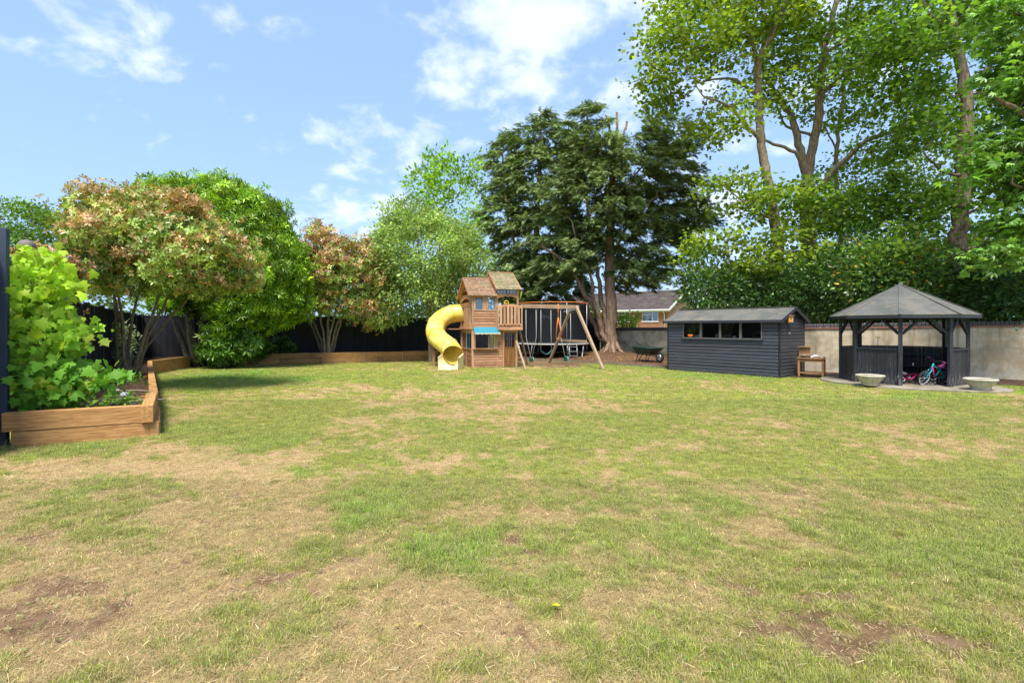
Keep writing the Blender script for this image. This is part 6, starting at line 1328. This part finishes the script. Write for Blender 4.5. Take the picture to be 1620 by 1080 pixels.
conifer('cypress_tree', 'dense dark cypress rising directly behind the play house roof', [
    ([base_pt(852, d), S(850, 500, d), S(848, 400, d), S(852, 300, d), S(856, 200, d)], .28, .06), ([S(850, 470, d), S(820, 400, d - .3), S(800, 320, d - .3), S(795, 240, d - .3)], .12, .04), ([S(850, 460, d), S(885, 380, d - .3), S(900, 280, d - .3), S(900, 210, d)], .12, .04)],
    [(865, 215, d, 40, 40, 55, 1.6), (805, 245, d, 32, 38, 50, 1.4), (850, 290, d, 75, 60, 120, 2.4), (800, 330, d, 45, 55, 80, 1.8), (860, 380, d, 85, 60, 140, 2.4), (820, 440, d, 60, 45, 90, 2.0), (880, 455, d, 65, 30, 60, 1.8), (835, 480, d - .5, 45, 20, 24, 1.4), (905, 235, d, 35, 40, 40, 1.6)],
    302, 60, .38, (.09, .15, .05), (.27, .34, .12), .50, group='dark conifers behind the play house', frm=2.0)

# ---- bright green tree and silvery tree left of the play house
bushy('ash_tree', 'bright yellow green tree with upright shoots against the sky', 'tree', (PX(715, 31), 31, -.1),
      [(700, 300, 31, 38, 62, 34, 1.3), (665, 290, 31, 22, 30, 12, .8), (735, 330, 31, 40, 50, 26, 1.4), (755, 270, 31, 12, 32, 8, .7), (700, 390, 31, 70, 45, 40, 1.8), (690, 262, 31, 10, 26, 6, .5), (715, 255, 31, 8, 26, 6, .5), (738, 262, 31, 8, 24, 5, .5), (655, 300, 31, 12, 18, 5, .5)], 401, 60, .27, (.17, .32, .02), (.32, .50, .04), T_leaf(.26, .05, .15), 'leaf', .22, .55, 'bark_grey', .010, 4, .13, flat=1.1, upw=.5, spread=.22, maxr=.08, up=1.2)
bushy('silver_leaf_tree', 'rounded grey green tree with a single pale trunk left of the slide', 'tree', (PX(682, 22.2), 22.2, -.05),
      [(672, 400, 22.2, 82, 72, 300, 2.1), (610, 410, 22.2, 26, 50, 40, 1.2), (740, 410, 22, 32, 50, 50, 1.2), (650, 350, 22.2, 45, 30, 60, 1.3), (660, 470, 22, 70, 30, 70, 1.5), (625, 490, 22, 28, 22, 20, .9), (720, 455, 22, 40, 26, 36, 1.1)], 402, 70, .145, (.17, .26, .06), (.42, .52, .19), T_leaf(.28, .06, .1), 'leaf', .20, .25, 'bark_grey', .006, 4, .10, flat=.75, upw=.6, maxr=.06,
      extra=[([base_pt(683, 22.2), S(682, 540, 22.2), S(681, 510, 22.2), S(678, 480, 22.1)], .15, .12), ([S(678, 480, 22.1), S(650, 430, 22), S(625, 390, 21.9)], .08, .03), ([S(679, 480, 22.1), S(690, 430, 22.4), S(700, 370, 22.6)], .09, .03), ([S(679, 485, 22.1), S(715, 440, 21.7), S(740, 400, 21.5)], .07, .03), ([S(679, 480, 22.1), S(665, 420, 21.5), S(660, 360, 21.3)], .07, .03)])
# ---- red tipped photinias
ph_c = dict(c1=(.14, .24, .035), c2=(.38, .46, .10), mat='leaf_gloss')
bushy('red_tip_shrub', 'big red tipped shrub with bare stems in the nearest raised bed', 'shrub', (PX(203, 12.6), 12.6, .2),
      [(230, 380, 12, 98, 58, 310, 1.6), (172, 375, 11.8, 40, 56, 100, 1.0), (318, 418, 12, 68, 46, 160, 1.3), (165, 330, 12, 36, 30, 40, 1.0), (255, 335, 12.3, 70, 32, 70, 1.2), (350, 395, 12, 52, 34, 50, 1.0), (158, 440, 11.8, 26, 20, 24, .7), (205, 445, 11.6, 50, 18, 24, .9), (375, 440, 12.2, 30, 22, 24, .8)], 501, 34, .122, T=T_rosette(4, .27, .38), rad=.15, md=.215, tipr=.0045, tipcol=((.38, .18, .075), (.52, .38, .14)), tipfrac=.27, flat=.7, upw=.3, jit=.9, sh=.85, maxr=.05, sd=.2,
      extra=[([np.array([PX(203, 12.6), 12.6, .15]), S(200, 560, 12.6), S(190, 500, 12.4), S(175, 440, 12)], .05, .025)] + [([S(px0, 598, 12.6 + dd), S(px1, 540, 12.5 + dd), S(px2, 480, 12.3 + dd), S(px3, 420, 12 + dd)], rr_, .02) for (px0, px1, px2, px3, rr_, dd) in ((206, 205, 215, 232, .05, .1), (210, 226, 248, 262, .055, -.1), (212, 232, 262, 300, .05, .1), (200, 194, 190, 180, .045, -.3), (186, 184, 182, 170, .045, .2), (208, 238, 290, 340, .04, .2))], **ph_c)
bushy('red_tip_shrub', 'red tipped small tree with bare stems before the back fence', 'shrub', (PX(518, 21.8), 21.8, -.05),
      [(550, 430, 21.8, 68, 50, 170, 1.7), (510, 395, 21.8, 26, 40, 40, 1.0), (505, 440, 21.8, 34, 45, 60, 1.2), (590, 430, 21.8, 36, 40, 60, 1.2), (555, 480, 21.6, 60, 22, 50, 1.2), (590, 505, 21.6, 18, 24, 18, .7), (500, 365, 21.8, 14, 18, 9, .5), (555, 395, 21.8, 45, 25, 40, 1.1), (460, 478, 21.9, 20, 15, 10, .6)], 502, 34, .165, T=T_rosette(4, .27, .38), rad=.20, md=.31, tipr=.006, tipcol=((.36, .16, .075), (.50, .34, .14)), tipfrac=.40, flat=.75, upw=.3, jit=.9, sh=.82, maxr=.06,
      extra=[([base_pt(518, 21.8), S(518, 545, 21.8), S(520, 500, 21.8), S(525, 450, 21.8)], .09, .03)] + [([S(a, 572, 21.8 + dd), S(b, 530, 21.8 + dd), S(c, 495, 21.8 + dd), S(e, 450, 21.8 + dd)], .06, .025) for (a, b, c, e, dd) in ((514, 505, 490, 480, .1), (516, 512, 506, 500, -.2), (521, 528, 540, 560, 0), (523, 533, 545, 585, .2), (519, 522, 531, 540, -.3), (512, 500, 482, 470, .3))], **ph_c)
# ---- laurel dome
bushy('laurel_tree', 'big rounded bright green laurel between the two red tipped shrubs', 'tree', (PX(310, 19.3), 19.3, -.05),
      [(350, 378, 19.3, 102, 84, 900, 2.6), (300, 340, 19.3, 70, 48, 320, 2.1), (420, 430, 19.3, 60, 70, 420, 1.9), (330, 450, 19.3, 80, 50, 120, 2.0), (410, 480, 19.3, 66, 40, 100, 1.6), (362, 520, 18.9, 26, 42, 60, .8), (270, 400, 19.3, 48, 70, 100, 1.6), (450, 480, 19.2, 36, 30, 40, 1.2)], 503, 24, .20, (.10, .22, .012), (.34, .50, .03), T_rosette(7, .14, .75), 'leaf_gloss', .17, .255, 'bark_shrub', .006, 7, .09, flat=.9, upw=.25, jit=.55, maxr=.07, sd=.2, shell=.75,
      extra=[([base_pt(312, 19.3), S(308, 540, 19.3), S(298, 500, 19.3), S(290, 440, 19.3)], .12, .05)] + [([S(a, 578, 19.3 + dd), S(b, 540, 19.3 + dd), S(c, 490, 19.3 + dd), S(e, 430, 19.3 + dd)], .09, .04) for (a, b, c, e, dd) in ((306, 296, 282, 262, .2), (314, 316, 322, 335, 0), (302, 286, 268, 250, -.1), (318, 335, 360, 395, .3), (316, 330, 345, 350, -.4), (309, 300, 294, 285, -.3))])
bushy('laurel_seedling', 'low glossy laurel shoots at the foot of the big rounded laurel', 'bush', (PX(350, 18.4), 18.4, 0), [(352, 552, 18.4, 32, 24, 60, .6), (385, 540, 18.6, 26, 20, 30, .5), (415, 555, 19.8, 12, 10, 10, .3)], 504, 12, .24, (.06, .15, .015), (.14, .26, .03), T_rosette(6, .15, .6), 'leaf_gloss', .10, .18, 'bark_shrub', .004, 5, .015, upw=.3, maxr=.02)
bushy('wall_shrub', 'small leafy plant against the back fence left of the stems', 'bush', (PX(445, 22.4), 22.4, .2), [(448, 545, 22.4, 14, 12, 20, .4), (418, 548, 22, 10, 10, 10, .3), (462, 550, 22.5, 10, 8, 8, .3)], 505, 14, .17, (.05, .12, .02), (.11, .2, .04), T_rosette(6, .16, .5), 'leaf_gloss', .10, .16, 'bark_shrub', .004, 4, .012, maxr=.02)
# ---- variegated shrub, vine, plants behind the side fence
bushy('variegated_shrub', 'small pale edged shrub behind the vine in the raised bed', 'shrub', (PX(165, 13.9), 13.9, .25), [(165, 545, 13.9, 42, 42, 150, .6), (145, 520, 13.9, 25, 25, 30, .5)], 506, 46, .075, (.09, .15, .06), (.40, .44, .28), T_leaf(.25, .06, .1), 'leaf', .10, .13, 'bark_shrub', .003, 6, .012, maxr=.02, sd=.25)
bushy('red_tip_shrub', 'red tipped bush showing above the side fence beyond the vine', 'shrub', (PX(40, 8.9), 9.5, 0), [(75, 430, 10.2, 42, 26, 60, .6), (45, 415, 10.2, 30, 18, 30, .5), (100, 460, 10.2, 25, 20, 20, .4), (20, 430, 10.0, 25, 30, 30, .5)], 507, 22, .12, (.09, .15, .03), (.2, .26, .07), T_rosette(6, .16, .5), 'leaf_gloss', .12, .18, 'bark_shrub', .004, 4, .02, tipcol=((.40, .17, .09), (.48, .30, .16)), tipfrac=.4, maxr=.02)
r = np.random.default_rng(601); root = empty('grape_vine', (0, 0, 0), 0, 'lush lime green vine climbing the trellis in the nearest bed', 'vine')
t = Tree(601); t.limb([(-6.75, 7.25, .25), (-6.72, 7.2, .9), (-6.8, 7.1, 1.6), (-6.85, 7.0, 2.3)], .02, .01, .15)
for k in range(4): t.limb([(-6.7 + k * .1, 7.25 - k * .05, .3), (-6.6 + .22 * (k - 1.5), 7.15, .8 + .1 * k), (-6.7 + .3 * (k - 1.5), 7.05, 1.5), (-6.8 + .2 * (k - 1.5), 7.0, 2.1)], .014, .008, .15)
A = np.vstack([blob(r, 62, 455, 6.95, 42, 46, 80, .25, .6), blob(r, 66, 545, 6.95, 48, 56, 120, .34, .6), blob(r, 60, 600, 6.8, 50, 40, 50, .30, .6), blob(r, 95, 608, 6.95, 42, 30, 60, .34, .6), blob(r, 112, 520, 7.0, 20, 16, 12, .2, .5), blob(r, 40, 500, 6.9, 30, 70, 60, .2, .6), blob(r, 175, 592, 7.15, 26, 14, 12, .2, .5), blob(r, 135, 520, 7.0, 22, 8, 6, .1, .5), blob(r, 108, 440, 7.0, 12, 18, 5, .1, .5), blob(r, 55, 405, 7.0, 30, 10, 8, .15, .5), blob(r, 22, 430, 6.8, 10, 30, 6, .1, .5)]); A = thin(A[A[:, 2] > .36], .09); t.grow(A, .12, .3, .12); t.build('stem', root, M['bark_shrub'], .0025, .4, maxr=.012)
P, fw, nm = spread_leaves(r, t.A, 8, .09, 1, .1, None, .7); cdir = np.array([.62, -.72, .30]); nm = nm * .35 + cdir + r.normal(0, .28, nm.shape); fw = np.array([0, 0, -.75]) + r.normal(0, .45, fw.shape); m_ = len(P)
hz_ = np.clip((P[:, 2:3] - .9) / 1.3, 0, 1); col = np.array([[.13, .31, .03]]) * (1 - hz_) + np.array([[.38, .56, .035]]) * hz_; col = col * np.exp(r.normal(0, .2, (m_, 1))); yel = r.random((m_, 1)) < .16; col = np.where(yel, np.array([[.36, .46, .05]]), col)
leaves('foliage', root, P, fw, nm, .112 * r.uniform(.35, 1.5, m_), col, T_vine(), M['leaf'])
b = MB()
for sidx, (x, y, s_) in enumerate(((-5.62, 7.3, .08), (-5.45, 7.22, .06), (-5.9, 7.42, .07), (-6.3, 7.0, .05), (-5.3, 7.35, .05), (-6.0, 8.0, .07), (-6.9, 9.0, .08), (-5.75, 7.6, .05), (-7.5, 9.6, .06))):
    st = MB().lathe([(0, -.02), (s_ * .8, 0), (s_, s_ * .35), (s_ * .7, s_ * .75), (0, s_ * .85)], 8).part('stone', plain('pale_flint', (.45, .46, .48), .8, vary=.3) if 'flint' not in M else M['flint']); M.setdefault('flint', st.data.materials[0]); st.location = (x, y, .28); st.rotation_euler = (random.uniform(-.4, .4), random.uniform(-.4, .4), random.random() * 6); tag(st, ('largest pale stone in the bed corner behind the end grain sleeper', 'pale stone closest to the front sleeper of the vine bed', 'pale stone between the bed corner and the vine foot', 'small stone under the lower edge of the vine', 'tiny stone tight in the front right corner of the vine bed', 'pale stone near the bend in the side sleepers', 'pale stone at the foot of the bare shrub stems', 'small pale stone just behind the largest one', 'far small stone in the bed, deepest behind the vine')[sidx], 'stone', 'stones on the soil of the nearest raised bed')
for i, (a, c_) in enumerate((((-6.0, 7.7, .34), (-5.45, 7.95, .37)), ((-6.1, 8.6, .34), (-5.75, 7.75, .36)), ((-7.2, 9.2, .34), (-6.3, 9.0, .35)))):
    o = MB().tube([a, tuple((p + q) / 2 + .02 for p, q in zip(a, c_)), c_], [.022, .02, .012], 6).part('fallen_branch', M['bark_shrub']); tag(o, ('short bare branch lying across the bed corner near the front sleeper', 'bare branch lying lengthwise beside the side sleepers', 'bare branch farthest back, by the shrub stems')[i], 'branch', 'bare branches lying in the nearest raised bed')
# low plants along the inner edge of the bed, weeds against the post
bushy('bed_seedlings', 'low green seedlings along the front of the nearest raised bed', 'plant', (-5.5, 7.3, .28), [(190, 632, 7.1, 34, 8, 40, .15), (150, 640, 6.9, 30, 8, 24, .12), (205, 602, 8.0, 20, 12, 16, .2)], 508, 6, .07, (.08, .2, .02), (.18, .32, .04), T_leaf(.3, .05, .1), 'leaf', .04, .06, 'bark_shrub', .002, 3, .004, maxr=.004)
# ---- things behind: far left trees, pine, shrubs over the wall by the house
bushy('maple_tree', 'pale green layered tree beyond the fence at the far left', 'tree', (PX(20, 24), 24, 0), [(30, 350, 24, 52, 30, 120, 1.8), (10, 385, 24, 50, 30, 90, 1.8), (60, 390, 24, 34, 22, 40, 1.4), (-60, 380, 24, 70, 60, 90, 2.2)], 701, 40, .19, (.075, .15, .02), (.17, .29, .04), T_leaf(.3, .05, .1), 'leaf', .30, .38, 'bark_grey', .008, 4, .10, flat=.4, upw=.8, maxr=.07)
r = np.random.default_rng(702)
conifer('pine_tree', 'dark flat topped pine with orange trunk beyond the side fence', [([base_pt(82, 34), S(88, 430, 34), S(96, 385, 34), S(103, 350, 34)], .26, .12), ([S(96, 390, 34), S(112, 370, 34), S(128, 362, 34)], .1, .04), ([S(92, 400, 34), S(112, 385, 34), S(130, 385, 34)], .08, .03)],
        [(98, 345, 34, 34, 10, 60, 1.6), (118, 362, 34, 24, 8, 36, 1.2), (80, 350, 34, 18, 8, 20, 1.0), (128, 382, 34, 14, 6, 14, .8)], 702, 24, .42, (.022, .042, .024), (.06, .09, .045), .4, .1, bark_='bark_pine', frm=5.5)
bushy('yellow_shrub', 'yellow green shrub over the wall below the house windows', 'bush', (PX(992, 31), 31, 0), [(991, 510, 31, 15, 10, 50, .6), (1003, 506, 31, 8, 8, 12, .4)], 703, 30, .17, (.14, .22, .03), (.33, .40, .06), T_leaf(.3, .05, .1), 'leaf', .18, .22, 'bark_shrub', .005, 4, .03)
bushy('yellow_shrub', 'pale flowering shrub above the wall between trampoline and cypress', 'bush', (PX(932, 30.5), 30.5, 0), [(934, 505, 30.5, 18, 12, 50, .7), (930, 490, 30.5, 12, 8, 14, .5)], 704, 30, .17, (.14, .2, .04), (.36, .36, .12), T_leaf(.3, .05, .1), 'leaf', .18, .22, 'bark_shrub', .005, 4, .03)
bushy('pear_tree', 'loose green tree in front of the house gable left of the shed roof', 'tree', (PX(1112, 27), 27, 0), [(1106, 446, 27, 24, 14, 30, 1.0), (1128, 470, 27, 26, 22, 40, 1.0)], 706, 36, .19, (.05, .10, .025), (.12, .18, .045), T_leaf(.3, .05, .1), 'leaf', .25, .3, 'bark_dark', .008, 4, .06)
# far trees closing the view between and behind
FARG = 'distant trees behind the boundary'
for i, (px, py, dd, rx, ry, n_, lab) in enumerate(((1400, 440, 44, 120, 70, 170, 'dense distant tree glimpsed behind the tall trunks'), (1560, 430, 40, 110, 80, 170, 'dense distant tree behind the far right of the wall'), (1250, 450, 46, 110, 50, 120, 'distant tree low behind the shed'), (1340, 360, 50, 60, 60, 60, 'pale distant tree between the forked trunk and the thick trunk'), (760, 450, 44, 90, 60, 110, 'distant green tree behind the play house'), (560, 490, 44, 130, 26, 90, 'low distant trees just above the back fence'), (250, 500, 40, 140, 40, 90, 'distant trees behind the side fence corner'), (1480, 250, 42, 60, 70, 60, 'distant pale crown beyond the thick trunk'))):
    bushy('distant_tree', lab, 'tree', (PX(px, dd), dd, 0), [(px, py, dd, rx, ry, n_, 2.5)], 800 + i, 60, .34, (.05, .10, .02), (.12, .19, .035), T_leaf(.35, .05, .1), 'leaf', .62, .85, 'bark_dark', .012, 3, .16, maxr=.1, group=FARG)

for i, (px, dd, w_, lab) in enumerate(((1230, 24, 110, 'low dark evergreen mass behind the shed'), (1420, 22, 120, 'low dark evergreen mass between shed and summerhouse trees'), (1590, 18.5, 100, 'low dark evergreen mass at the right end of the wall'))):
    bushy('evergreen_hedge', lab, 'hedge', (PX(px, dd), dd, 0), [(px, 475, dd, w_, 45, 150, 1.0)], 850 + i, 70, .26, (.04, .085, .02), (.09, .16, .035), T_leaf(.35, .05, .1), 'leaf', .42, .45, 'bark_dark', .01, 5, .06, maxr=.06, group='evergreen hedge low behind the wall')
# spread of the cypress roots
r = np.random.default_rng(5); b = MB(); c0 = S(968, 556, 26.2); 
for k in range(7):
    a = k * .9 + .2; q = np.array([math.cos(a), math.sin(a), 0]); b.tube([tuple(np.array([c0[0], 26.2, .75]) + q * .22), tuple(np.array([c0[0], 26.2, .35]) + q * .42), tuple(np.array([c0[0], 26.2, .10]) + q * .75), tuple(np.array([c0[0], 26.2, -.02]) + q * 1.1)], [.10, .10, .06, .03], 8)
b.part('roots', M['bark_conifer'], cr)
